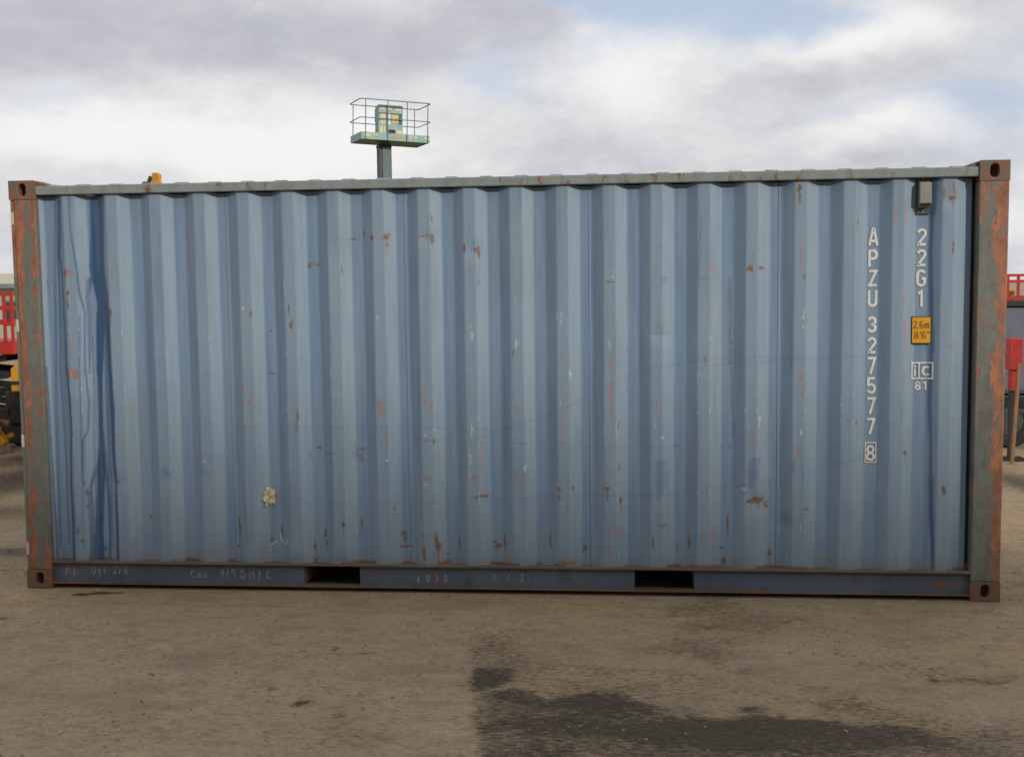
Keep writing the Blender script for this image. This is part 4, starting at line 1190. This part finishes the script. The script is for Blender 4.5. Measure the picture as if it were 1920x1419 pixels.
def frame_on_sheet(name, x0, x1, z0, z1, t, mat, parent, off=0.0035):
    mb = MB()

    def f(a, b):
        return (a, float(prof(a)) - off, b)
    for (a0, a1, b0, b1) in ((x0, x1, z0, z0 + t), (x0, x1, z1 - t, z1), (x0, x0 + t, z0 + t, z1 - t), (x1 - t, x1, z0 + t, z1 - t)):
        c = np.linspace(a0, a1, max(2, int((a1 - a0) / 0.006) + 1))
        for i in range(len(c) - 1):
            mb.add([f(c[i], b0), f(c[i + 1], b0), f(c[i + 1], b1), f(c[i], b1)], [(0, 1, 2, 3)])
    return mb.build(name, mat, parent)


zb, za = zrow(ZH, 1120), zrow(ZH, 1282)
frame_on_sheet('check_digit_frame', 5.3045 - 0.033, 5.3045 + 0.035, za, zb, 0.0065, M['letter'], cont)


def patch_on_sheet(name, x0, x1, z0, z1, mat, parent, off):
    c = np.linspace(x0, x1, 26)
    zz = np.linspace(z0, z1, 8)
    X, Z = np.meshgrid(c, zz)
    Y = prof(X) - off
    return grid_object(name, np.stack([X, Y, Z], -1), mat, parent)


# yellow height sticker
hs = empty('height_sticker')
hs.parent = cont
SX0, SX1, SZ0, SZ1 = 5.528, 5.643, 1.532, 1.693
YFL = 0.050


def flat_patch(name, x0, x1, z0, z1, y, mat, parent, th=0.0012):
    return MB().box((x0, y, z0), (x1, y + th, z1)).build(name, mat, parent)


flat_patch('sticker_border', SX0, SX1, SZ0, SZ1, YFL, M['black_print'], hs, 0.002)
flat_patch('sticker_face', SX0 + 0.005, SX1 - 0.006, SZ0 + 0.005, SZ1 - 0.005, YFL - 0.002, M['yellow_sticker'], hs)
yc = lambda X: YFL - 0.002
xq = SX0 + 0.010
for ch, adv in (('2', 0.028), ('.', 0.009), ('6', 0.027), ('m', 0.03)):
    glyph(ch, xq - (0.006 if ch == '.' else 0), SZ0 + 0.090, 0.046, 'printed_character', M['faint_print'], hs, w=0.11, sx_=0.92, off=0.0012, yfun=yc)
    xq += adv
xq = SX0 + 0.016
for ch, adv in (('8', 0.029), ("'", 0.014), ('6', 0.031), ('"', 0.03)):
    glyph(ch, xq, SZ0 + 0.028, 0.044, 'printed_character', M['faint_print'], hs, w=0.11, sx_=1.05, off=0.0012, yfun=yc)
    xq += adv

# boxed i c mark with 81 below
mk = empty('code_mark')
mk.parent = cont
zt, zl = zrow(ZH, 495, 700), zrow(ZH, 628, 700)
xl, xr = on_y(1560 + 622 / 4.172, 690, 0.05)[0], on_y(1560 + 790 / 4.172, 690, 0.05)[0]
frame_on_sheet('mark_frame', xl, xr, zl, zt, 0.0085, M['letter'], mk, 0.004)
xm = xl + (xr - xl) * 0.33
mb = MB()
mb.box((xm, float(prof(xm)) - 0.006, zl + 0.0085), (xm + 0.008, float(prof(xm)) - 0.0035, zt - 0.0085))
mb.build('mark_divider', M['letter'], mk)
hh = (zt - zl) - 0.040
glyph('i', xl + 0.004, zl + 0.018, hh * 1.08, 'letter', M['letter'], mk, w=0.17)
glyph('c', xm + 0.022, zl + 0.020, hh * 1.35, 'letter', M['letter'], mk, w=0.17)
za, zb = zrow(ZH, 712, 700), zrow(ZH, 645, 700)
glyph('8', xl + 0.022, za, zb - za, 'digit', M['letter'], mk, w=0.17, sx_=1.25)
glyph('1', xl + 0.064, za, zb - za, 'digit', M['letter'], mk, w=0.17, sx_=1.25)

# ---- chalk scribbles on the bottom rail web
CHK = {
    'P': [[(0, 0), (0.02, 1)], [(0, 0.95), (0.35, 0.9), (0.42, 0.65), (0.3, 0.5), (0.03, 0.45)]],
    '1': [[(0.1, 0), (0.14, 0.9)]],
    'O': [arc(0.25, 0.5, 0.24, 0.48, 90, 440, 12)],
    'g': [arc(0.2, 0.35, 0.18, 0.25, 60, 400, 9) + [(0.38, 0.6), (0.36, -0.2), (0.15, -0.3)]],
    't': [[(0.15, 0.9), (0.15, 0.1), (0.3, 0.05)], [(0, 0.6), (0.35, 0.62)]],
    '2': [arc(0.22, 0.72, 0.2, 0.25, 160, -30, 7) + [(0.02, 0.05), (0.45, 0.08)]],
    '6': [[(0.35, 1.0), (0.1, 0.6)] + arc(0.22, 0.25, 0.2, 0.25, 150, 490, 10)],
    'C': [arc(0.3, 0.5, 0.28, 0.48, 60, 300, 9)],
    'm': [[(0, 0), (0.05, 0.55), (0.15, 0.1), (0.25, 0.55), (0.35, 0.1), (0.45, 0.5), (0.5, 0)]],
    'n': [[(0, 0), (0.05, 0.5), (0.2, 0.55), (0.3, 0.0)]],
    '4': [[(0.3, 0), (0.28, 0.95)], [(0.05, 0.9), (0.02, 0.45), (0.42, 0.45)]],
    '/': [[(0, -0.1), (0.3, 1.0)]],
    '9': [arc(0.2, 0.7, 0.17, 0.24, 0, 360, 9) + [(0.36, 0.0)]],
    'D': [[(0, 0), (0.02, 1)], [(0, 1), (0.35, 0.85), (0.45, 0.45), (0.3, 0.08), (0, 0)]],
    'M': [[(0, 0), (0.05, 0.95), (0.28, 0.35), (0.5, 0.95), (0.55, 0)]],
    'I': [[(0.1, -0.1), (0.22, 1.0)]],
    '7': [[(0.0, 0.9), (0.35, 0.9), (0.15, 0.0)]],
    '8': [arc(0.2, 0.75, 0.15, 0.2, 0, 360, 9), arc(0.2, 0.28, 0.2, 0.26, 0, 360, 9)],
    '0': [arc(0.2, 0.5, 0.18, 0.45, 0, 350, 10)],
}
for text, u0, v0, hpx, adv in (('P1', 124, 1080, 17, 15), ('Ogt', 172, 1076, 15, 12), ('216', 213, 1075, 16, 11), ('Cmn', 358, 1082, 14, 14), ('4/9', 414, 1081, 16, 11), ('DMIC', 452, 1084, 17, 17), ('1078', 783, 1091, 15, 17), ('072', 925, 1088, 13, 26)):
    s0 = on_y(u0, v0, 0.0395)
    hgt = hpx * 0.0033
    for i, ch in enumerate(text):
        mb = MB()
        for k, pl in enumerate(CHK[ch]):
            ribbon(mb, pl, False, 0.0052 / hgt, lambda a, b, l, i=i: (s0[0] + (i * adv + a * hpx) * 0.0033, 0.0392 - l, s0[2] + b * hgt), 0.0003 * (k + 2 * (i % 2)))
        mb.build('chalk_character', M['chalk'], cont)

# ---- a torn scrap of paper still stuck to the sheet, and a small old sticker
rng = random.Random(3)
cx, cz = wpt(ZB, 1705, 920)
mb = MB()
for k in range(26):
    a = rng.uniform(0, 6.28)
    r = rng.uniform(0.0, 1.0) ** 0.6
    px = cx + 0.026 * r * math.cos(a) + 0.010 * math.sin(a) * r
    pz = cz + 0.058 * r * math.sin(a)
    s = rng.uniform(0.010, 0.022)
    nrm = rng.uniform(0, 6.28)
    y = float(prof(px)) - 0.004 - rng.uniform(0, 0.022)
    pts = []
    for j in range(6):
        t = nrm + j * math.pi / 3
        rr = s * rng.uniform(0.5, 1.25)
        pts.append((px + rr * math.cos(t), y - rng.uniform(-0.006, 0.010), pz + rr * math.sin(t)))
    top = [(p[0], p[1] - 0.003, p[2]) for p in pts]
    mb.add(pts + top, [(0, 1, 2, 3, 4, 5), (11, 10, 9, 8, 7, 6)] + [(j, (j + 1) % 6, 6 + (j + 1) % 6, 6 + j) for j in range(6)])
o = mb.build('torn_sticker', M['scrap'], cont)
o['label'] = 'torn cream scrap of paper stuck low on the side'
x0, z0 = wpt(ZB, 272, 72)
x1, z1 = wpt(ZB, 338, 5)
patch_on_sheet('old_sticker', x0, x1, z0, z1, M['pink_sticker'], cont, 0.0025)

# ================================================================== MAST LIFT BEYOND
p0 = CAM + ray(731, 268) * 30.0
lift = tag(empty('mast_lift', (p0[0], p0[1], 0.0), math.radians(28)), 'teal work platform with grey handrails raised on a dark mast', 'lift')
zt = p0[2]
CL, CW = 0.90, 0.52      # half length / half width of the cage, which has settled a little to one side
TILT = Matrix.Translation((0, 0, zt)) @ Matrix.Rotation(math.radians(1.6), 4, 'Y') @ Matrix.Translation((0, 0, -zt))


def cage(mb, name, m_, parent=None, **kw):
    mb.v = [tuple(TILT @ Vector(v)) for v in mb.v]
    return mb.build(name, m_, parent or lift, **kw)


cage(MB().box((-CL, -CW, zt), (CL, CW, zt + 0.045)), 'platform_floor', M['dark_steel'])
for a, b in (((-CL, -CW - 0.02), (CL, -CW)), ((-CL, CW), (CL, CW + 0.02)), ((-CL - 0.02, -CW - 0.02), (-CL, CW + 0.02)), ((CL, -CW - 0.02), (CL + 0.02, CW + 0.02))):
    cage(MB().box((a[0], a[1], zt - 0.015), (b[0], b[1], zt + 0.17)), 'toe_board', M['teal'], bevel=0.004)
for zz, r in ((1.0, 0.014), (0.53, 0.012)):
    c = 0.09
    e = 0.05
    loop = []
    for (sx2, sy2, a0) in ((1, 1, 0), (-1, 1, 90), (-1, -1, 180), (1, -1, 270)):
        for k in range(5):
            t = math.radians(a0 + 90 * k / 4)
            loop.append((sx2 * (CL + e - c) + c * math.cos(t), sy2 * (CW + 0.03 - c) + c * math.sin(t), zt + zz))
    cage(MB().tube(loop, r, 8, True), 'handrail', M['rail_teal'], smooth=True)
for xx_ in (-CL + 0.09, -0.22, 0.30, CL - 0.04):
    cage(MB().tube([(xx_, -CW - 0.035, zt), (xx_, -CW - 0.035, zt + 0.995)], 0.013, 8), 'rail_post', M['rail_teal'], smooth=True)
for xx_ in (-CL + 0.05, CL - 0.05):
    cage(MB().tube([(xx_, CW + 0.035, zt), (xx_, CW + 0.035, zt + 0.995)], 0.013, 8), 'rail_post', M['rail_teal'], smooth=True)
yq = -CW + 0.02
cb = cage(MB().box((-0.46, yq, zt + 0.05), (0.20, yq + 0.30, zt + 0.89)), 'control_cabinet', M['teal'], bevel=0.015)
cage(MB().box((-0.44, yq - 0.02, zt + 0.82), (0.18, yq - 0.0005, zt + 0.885)), 'cabinet_lid', M['dark_steel'], cb)
cage(MB().box((-0.44, yq - 0.008, zt + 0.66), (0.18, yq - 0.0004, zt + 0.685)), 'cabinet_rib', M['dark_steel'], cb)
cage(MB().tube([(-0.46, yq + 0.05, zt + 0.80), (-0.53, yq + 0.05, zt + 0.76), (-0.53, yq + 0.05, zt + 0.45), (-0.46, yq + 0.05, zt + 0.40)], 0.012, 8), 'grab_handle', M['rail_teal'], cb, smooth=True)
rg = random.Random(11)
for a, b, c, d, m_ in ((-0.42, -0.27, 0.715, 0.80, 'decal_cream'), (-0.25, -0.10, 0.72, 0.80, 'decal_cream'), (-0.01, 0.16, 0.70, 0.79, 'decal_cream'), (-0.40, -0.26, 0.36, 0.63, 'decal_cream'), (-0.22, -0.14, 0.34, 0.64, 'letter'), (-0.10, 0.07, 0.40, 0.60, 'yellow_pale'),
                      (-0.20, 0.0, 0.10, 0.22, 'black'), (0.02, 0.17, 0.10, 0.21, 'decal_cream'), (-0.42, -0.34, 0.08, 0.28, 'decal_cream'), (-0.32, -0.26, 0.02, 0.30, 'decal_cream'), (0.09, 0.16, 0.36, 0.62, 'dark_steel')):
    cage(MB().box((a, yq - 0.006, zt + c + 0.05), (b, yq - 0.0003, zt + d + 0.05)), 'placard', M[m_], cb)
for a, w_, m_ in ((-0.14, 0.10, 'yellow'), (0.06, 0.12, 'yellow'), (-0.62, 0.14, 'yellow_pale'), (0.36, 0.05, 'decal_cream'), (0.52, 0.05, 'decal_cream'), (0.78, 0.12, 'decal_cream'), (-0.84, 0.16, 'decal_cream')):
    cage(MB().box((a, -CW - 0.025, zt + 0.05 + rg.uniform(0, 0.03)), (a + w_, -CW - 0.0203, zt + 0.13)), 'placard', M[m_])
mx = -0.17
MB().box((mx - 0.16, -0.13, zt - 1.6), (mx + 0.16, 0.13, zt - 0.03)).build('inner_mast', M['dark_steel'], lift, bevel=0.01)
MB().box((mx - 0.085, -0.16, zt - 1.6), (mx + 0.165, -0.1305, zt - 0.10)).build('mast_cover', M['mast_grey'], lift, bevel=0.005)
MB().box((mx - 0.17, -0.175, zt - 0.14), (mx + 0.17, 0.14, zt - 0.09)).build('mast_collar', M['black'], lift, bevel=0.006)
MB().box((mx - 0.22, -0.2, 0.55), (mx + 0.22, 0.2, zt - 1.55)).build('outer_mast', M['dark_steel'], lift, bevel=0.01)
MB().box((-1.3, -0.75, 0.38), (1.2, 0.75, 0.80)).build('chassis', M['teal'], lift, bevel=0.03)
for xx_ in (-0.95, 0.85):
    for yy_ in (-0.80, 0.80):
        w = MB().wheel((xx_, yy_, 0.36), 0.36, 0.22).build('wheel', M['rubber'], lift, smooth=True)
        MB().tube([(xx_, yy_ - 0.09, 0.36), (xx_, yy_ + 0.09, 0.36)], 0.20, 18).build('rim', M['teal'], w, smooth=True)

# ================================================================== YELLOW BOOM WHOSE HEAD PEEPS OVER THE ROOF
hb = CAM + ray(293, 335) * 15.5
bm_ = tag(empty('boom_lift', (hb[0], hb[1], 0)), 'yellow headed boom just showing above the container roof on the left', 'boom lift')
H0 = hb[2]
MB().prism([(-0.045, H0 - 0.06), (0.050, H0 - 0.06), (0.058, H0 + 0.05), (0.030, H0 + 0.075), (-0.045, H0 + 0.07)], 1, -0.05, 0.05).build('boom_head', M['yellow'], bm_, bevel=0.006)
MB().bar((-0.075, 0.0, H0 + 0.03), (-0.135, 0.0, H0 - 0.12), 0.06, 0.035).build('head_bracket', M['green_dark'], bm_)
MB().tube([(-0.165, -0.02, H0 - 0.065), (-0.165, 0.02, H0 - 0.065)], 0.03, 12).build('pivot_pin', M['red'], bm_, smooth=True)
MB().bar((-0.02, 0.0, H0 - 0.05), (1.05, 0.3, 1.15), 0.14, 0.16).build('upper_boom', M['yellow'], bm_, bevel=0.01)
MB().bar((1.05, 0.3, 1.15), (-0.6, 0.3, 0.95), 0.18, 0.22).build('lower_boom', M['yellow'], bm_, bevel=0.01)
MB().box((-1.0, -0.25, 0.62), (0.9, 0.95, 1.0)).build('turret', M['yellow'], bm_, bevel=0.04)
MB().box((-1.1, -0.4, 0.34), (1.0, 1.1, 0.60)).build('chassis', M['black'], bm_, bevel=0.02)
for xx_ in (-0.75, 0.7):
    for yy_ in (-0.5, 1.2):
        w = MB().wheel((xx_, yy_, 0.37), 0.37, 0.22).build('wheel', M['rubber'], bm_, smooth=True)
        MB().tube([(xx_, yy_ - 0.09, 0.37), (xx_, yy_ + 0.09, 0.37)], 0.2, 18).build('rim', M['yellow'], w, smooth=True)


# ================================================================== MACHINES AT THE TWO EDGES
def at(u, v, y):
    p = on_y(u, v, y)
    return p


# red scissor lift at the left edge
Y0 = 5.55
xe = at(30, 700, Y0)[0]
sl = tag(empty('scissor_lift', (xe - 1.15, Y0 + 0.45, 0)), 'red scissor lift with railed platform parked beyond the left end', 'lift')
zd = at(10, 665, Y0)[2]
zd1 = at(10, 640, Y0)[2]
zr = at(10, 551, Y0)[2]
MB().box((-1.2, -0.42, zd), (1.12, 0.42, zd1)).build('platform', M['red'], sl, bevel=0.01)
for zz in (zr, (zr + at(10, 606, Y0)[2]) / 2, at(10, 606, Y0)[2]):
    for yy_ in (-0.42, 0.42):
        MB().bar((-1.2, yy_, zz), (1.12, yy_, zz), 0.035, 0.035).build('guard_rail', M['red'], sl)
    for xx_ in (-1.2, 1.12):
        MB().bar((xx_, -0.44, zz), (xx_, 0.44, zz), 0.035, 0.035).build('guard_rail', M['red'], sl)
for xx_ in (-1.2, -0.62, -0.04, at(6, 600, Y0)[0] - (xe - 1.15), 1.12):
    for yy_ in (-0.42, 0.42):
        MB().bar((xx_, yy_, zd1), (xx_, yy_, zr + 0.015), 0.03, 0.03).build('rail_post', M['red'], sl)
for s in (-0.30, 0.30):
    for i in range(3):
        za_, zb_ = 0.52 + i * 0.2, 0.52 + (i + 1) * 0.2
        MB().bar((-1.0, s, za_), (0.95, s, zb_), 0.04, 0.08).build('scissor_arm', M['black'], sl)
        MB().bar((0.95, s + 0.05, za_), (-1.0, s + 0.05, zb_), 0.04, 0.08).build('scissor_arm', M['black'], sl)
MB().box((-1.15, -0.38, 0.22), (0.88, 0.38, 0.50)).build('chassis', M['black'], sl, bevel=0.015)
for xx_ in (-0.85, 0.72):
    for yy_ in (-0.36, 0.36):
        w = MB().wheel((xx_, yy_ * 1.12, 0.2), 0.2, 0.13).build('wheel', M['rubber'], sl, smooth=True)
        MB().tube([(xx_, yy_ * 1.12 - 0.05, 0.2), (xx_, yy_ * 1.12 + 0.05, 0.2)], 0.1, 16).build('rim', M['red'], w, smooth=True)

# yellow dumper nose and tow bar in front of it
Y1 = 5.0
x1 = at(20, 730, Y1)[0]
yl = tag(empty('yellow_plant_machine', (x1 + 0.55, Y1 + 0.25, 0)), 'yellow plant machine with black stripe and big tyre at the left edge', 'machine')


def ly(u, v):
    p = at(u, v, Y1)
    return p[0] - (x1 + 0.55), p[2]


xa, za = ly(18, 735)
_, zb = ly(18, 692)
xc, zc = ly(34, 676)
MB().prism([(xa, za), (xa, zb), (xc, zc), (0.55, zc + 0.02), (0.75, za + 0.2), (0.75, za)], 1, -0.22, 0.35).build('bonnet', M['yellow'], yl, bevel=0.015)
_, zs0 = ly(20, 722)
_, zs1 = ly(20, 715)
MB().box((xa - 0.004, -0.2235, zs0), (0.752, -0.2205, zs1)).build('stripe', M['black'], yl)
MB().box((xa - 0.12, -0.15, 0.42), (0.72, 0.32, za - 0.003)).build('engine_bay', M['black'], yl, bevel=0.02)
MB().box((xa - 0.3, -0.12, 0.20), (0.8, 0.3, 0.41)).build('frame', M['black'], yl, bevel=0.01)
for xx_, rr in ((0.55, 0.38), (0.02, 0.28)):
    for yy_ in (-0.33, 0.45):
        w = MB().wheel((xx_, yy_, rr), rr, 0.2).build('wheel', M['rubber'], yl, smooth=True)
        MB().tube([(xx_, yy_ - 0.08, rr), (xx_, yy_ + 0.08, rr)], rr * 0.55, 18).build('rim', M['black'], w, smooth=True)
a_ = ly(-30, 745)
b_ = ly(26, 828)
MB().bar((a_[0], -0.42, a_[1]), (b_[0], -0.42, b_[1]), 0.06, 0.10, (0, 1, 0)).build('lift_arm', M['yellow'], yl, bevel=0.008)
a_ = ly(-20, 842)
b_ = ly(34, 812)
MB().bar((a_[0], -0.36, a_[1] + 0.02), (b_[0], -0.36, b_[1]), 0.05, 0.07, (0, 1, 0)).build('lift_arm', M['yellow'], yl, bevel=0.008)
for k, (u_, v_, m_) in enumerate(((4, 752, 'rusty'), (14, 800, 'rusty'), (26, 770, 'black'), (8, 826, 'timber'), (30, 838, 'rusty'))):
    p_ = ly(u_, v_)
    MB().box((p_[0] - 0.05 - 0.01 * k, -0.50 + 0.01 * k, p_[1] - 0.035), (p_[0] + 0.06, -0.445 + 0.01 * k, p_[1] + 0.03 + 0.008 * k)).build('bracket', M[m_], yl, bevel=0.004)
MB().tube([(ly(2, 742)[0], -0.47, ly(2, 742)[1]), (ly(10, 762)[0], -0.50, ly(10, 762)[1]), (ly(16, 786)[0], -0.49, ly(16, 786)[1]), (ly(28, 800)[0], -0.46, ly(28, 800)[1])], 0.012, 8).build('hose', M['black'], yl, smooth=True)
a_ = ly(0, 775)
b_ = ly(34, 790)
MB().tube([(a_[0], -0.44, a_[1]), (b_[0], -0.44, b_[1])], 0.03, 10).build('hydraulic_ram', M['timber'], yl, smooth=True)

# railed machine at the right edge
Y2 = 5.9
xr_ = at(1893, 700, Y2)[0]
rl = tag(empty('platform_truck', (xr_ + 0.9, Y2 + 0.5, 0)), 'red railed platform machine with blue grey side panel at the right edge', 'machine')


def ry(u, v, y=Y2):
    p = at(u, v, y)
    return p[0] - (xr_ + 0.9), p[2]


zt0, zt1, zt2 = ry(1905, 516)[1], ry(1905, 528)[1], ry(1905, 561)[1]
zk = ry(1905, 577)[1]
zp = ry(1905, 742)[1]
for zz in (zt0, zt1, zt2):
    for yy_ in (-0.02, 0.95):
        MB().bar((-1.2, yy_, zz), (1.5, yy_, zz), 0.03, 0.03).build('guard_rail', M['red'], rl)
for xx_ in (-1.2, -0.95, ry(1909, 540)[0], ry(1914, 540)[0] + 0.02, -0.35, 0.1, 0.55, 1.0, 1.5):
    for yy_ in (-0.02, 0.95):
        MB().bar((xx_, yy_, zk), (xx_, yy_, zt0 + 0.01), 0.028, 0.028).build('rail_post', M['red'], rl)
MB().box((-1.25, -0.06, zk), (1.55, 1.0, ry(1905, 565)[1])).build('deck', M['black'], rl, bevel=0.01)
MB().box((-1.2, -0.03, zp), (1.5, 0.97, zk - 0.002)).build('side_panel', M['bluegrey'], rl, bevel=0.02)
MB().box((-1.22, -0.05, 0.34), (1.5, 0.99, zp - 0.002)).build('lower_body', M['green_dark'], rl, bevel=0.02)
for zz in (zp - 0.04, 0.62, 0.42):
    MB().box((-1.24, -0.075, zz - 0.025), (1.5, -0.0505, zz + 0.025)).build('body_rib', M['dark_steel'], rl)
for xx_ in (-0.75, 1.0):
    for yy_ in (0.02, 0.92):
        w = MB().wheel((xx_, yy_, 0.30), 0.30, 0.2).build('wheel', M['rubber'], rl, smooth=True)
        MB().tube([(xx_, yy_ - 0.085, 0.30), (xx_, yy_ + 0.085, 0.30)], 0.16, 16).build('rim', M['green_dark'], w, smooth=True)
# yellow parts lying on that deck
MB().box((-0.86, 0.3, zt2 - 0.02), (-0.6, 0.5, zt2 + 0.09)).build('tool_box', M['yellow'], rl, bevel=0.01)

# red box on a post in front of it
Y3 = 5.45
bx0, bx1 = at(1888, 660, Y3)[0], at(1912, 660, Y3)[0]
rb = tag(empty('red_box_post', ((bx0 + bx1) / 2, Y3, 0)), 'red metal box on a slim stand beside the right corner post', 'stand')
hw = (bx1 - bx0) / 2
z0_, z1_ = at(1900, 692, Y3)[2], at(1900, 634, Y3)[2]
MB().box((-hw, -0.09, z0_), (hw, 0.09, z1_)).build('box_body', M['red'], rb, bevel=0.006)
MB().box((-hw * 0.5, -0.06, at(1900, 732, Y3)[2]), (hw * 0.45, 0.06, z0_ - 0.001)).build('box_neck', M['red'], rb, bevel=0.004)
MB().box((-0.03, -0.03, 0.02), (0.03, 0.03, at(1900, 732, Y3)[2] - 0.001)).build('post', M['black'], rb)
MB().box((-0.14, -0.14, 0.004), (0.14, 0.14, 0.02)).build('foot_plate', M['black'], rb)
# leaning timber
a_, b_ = at(1911, 682, 5.25), at(1899, 832, 5.15)
tb = tag(MB().bar((a_[0], a_[1], a_[2]), (b_[0] - 0.005, b_[1], 0.01), 0.034, 0.034, (0, 1, 0)).build('timber_batten', M['timber'], None, bevel=0.003), 'pale timber batten leaning on the red box stand', 'batten')

# low pale green shed far left
ys_ = 24.0
zeave, zrid = at(5, 537, ys_)[2], at(5, 513, ys_ + 3.0)[2]
sx0, sx1 = at(-900, 560, ys_)[0], at(160, 560, ys_)[0]
shed = tag(empty('shed', ((sx0 + sx1) / 2, ys_, 0)), 'low pale green shed with cream roof behind the red platform', 'shed')
hl = (sx1 - sx0) / 2
MB().box((-hl, 0, 0), (hl, 6.0, zeave)).build('wall', M['shed_wall'], shed)
roof = MB().prism([(-0.25, zeave + 0.003), (6.25, zeave + 0.003), (6.25, zeave + 0.06), (3.0, zrid), (-0.25, zeave + 0.06)], 0, -hl - 0.3, hl + 0.3).build('roof', M['shed_roof'], shed)
MB().box((-hl - 0.3, -0.36, zeave - 0.05), (hl + 0.3, -0.252, zeave + 0.07)).build('gutter', M['gutter'], roof)
for i in range(6):
    xx_ = -hl + 1.0 + i * (2 * hl - 2.0) / 5.5
    w = MB().box((xx_, -0.05, 0.9), (xx_ + 1.0, -0.002, 1.6)).build('window', M['gutter'], shed)
    MB().box((xx_ + 0.06, -0.056, 0.96), (xx_ + 0.94, -0.0505, 1.54)).build('pane', M['glass'], w)


# ================================================================== UNSEEN BLOCKER ADDED BEHIND THE VIEWER TO SHADE THE LOWER SIDE
blk = tag(empty('blocker', (4.0, -16.0, 0)), 'tall grey unseen building added behind the viewer to shade side and yard', 'blocker')
BLOCKER_H = 10.75
MB().box((-19.0, -14.0, 0), (21.0, 0.0, BLOCKER_H - 0.3)).build('wall', M['gutter'], blk)
MB().prism([(-14.2, BLOCKER_H - 0.298), (0.2, BLOCKER_H - 0.298), (0.2, BLOCKER_H), (-7.0, BLOCKER_H + 1.2), (-14.2, BLOCKER_H)], 0, -19.3, 21.3).build('roof', M['bluegrey'], blk)
for i in range(4):
    x_ = -15.0 + i * 9.5
    d = MB().box((x_, 0.001, 0.0), (x_ + 4.5, 0.08, 5.0)).build('blocker_door', M['bluegrey'], blk)
    for k in range(12):
        MB().box((x_ + 0.05, 0.0805, 0.08 + k * 0.41), (x_ + 4.45, 0.11, 0.44 + k * 0.41)).build('blocker_slat', M['bluegrey'], d)
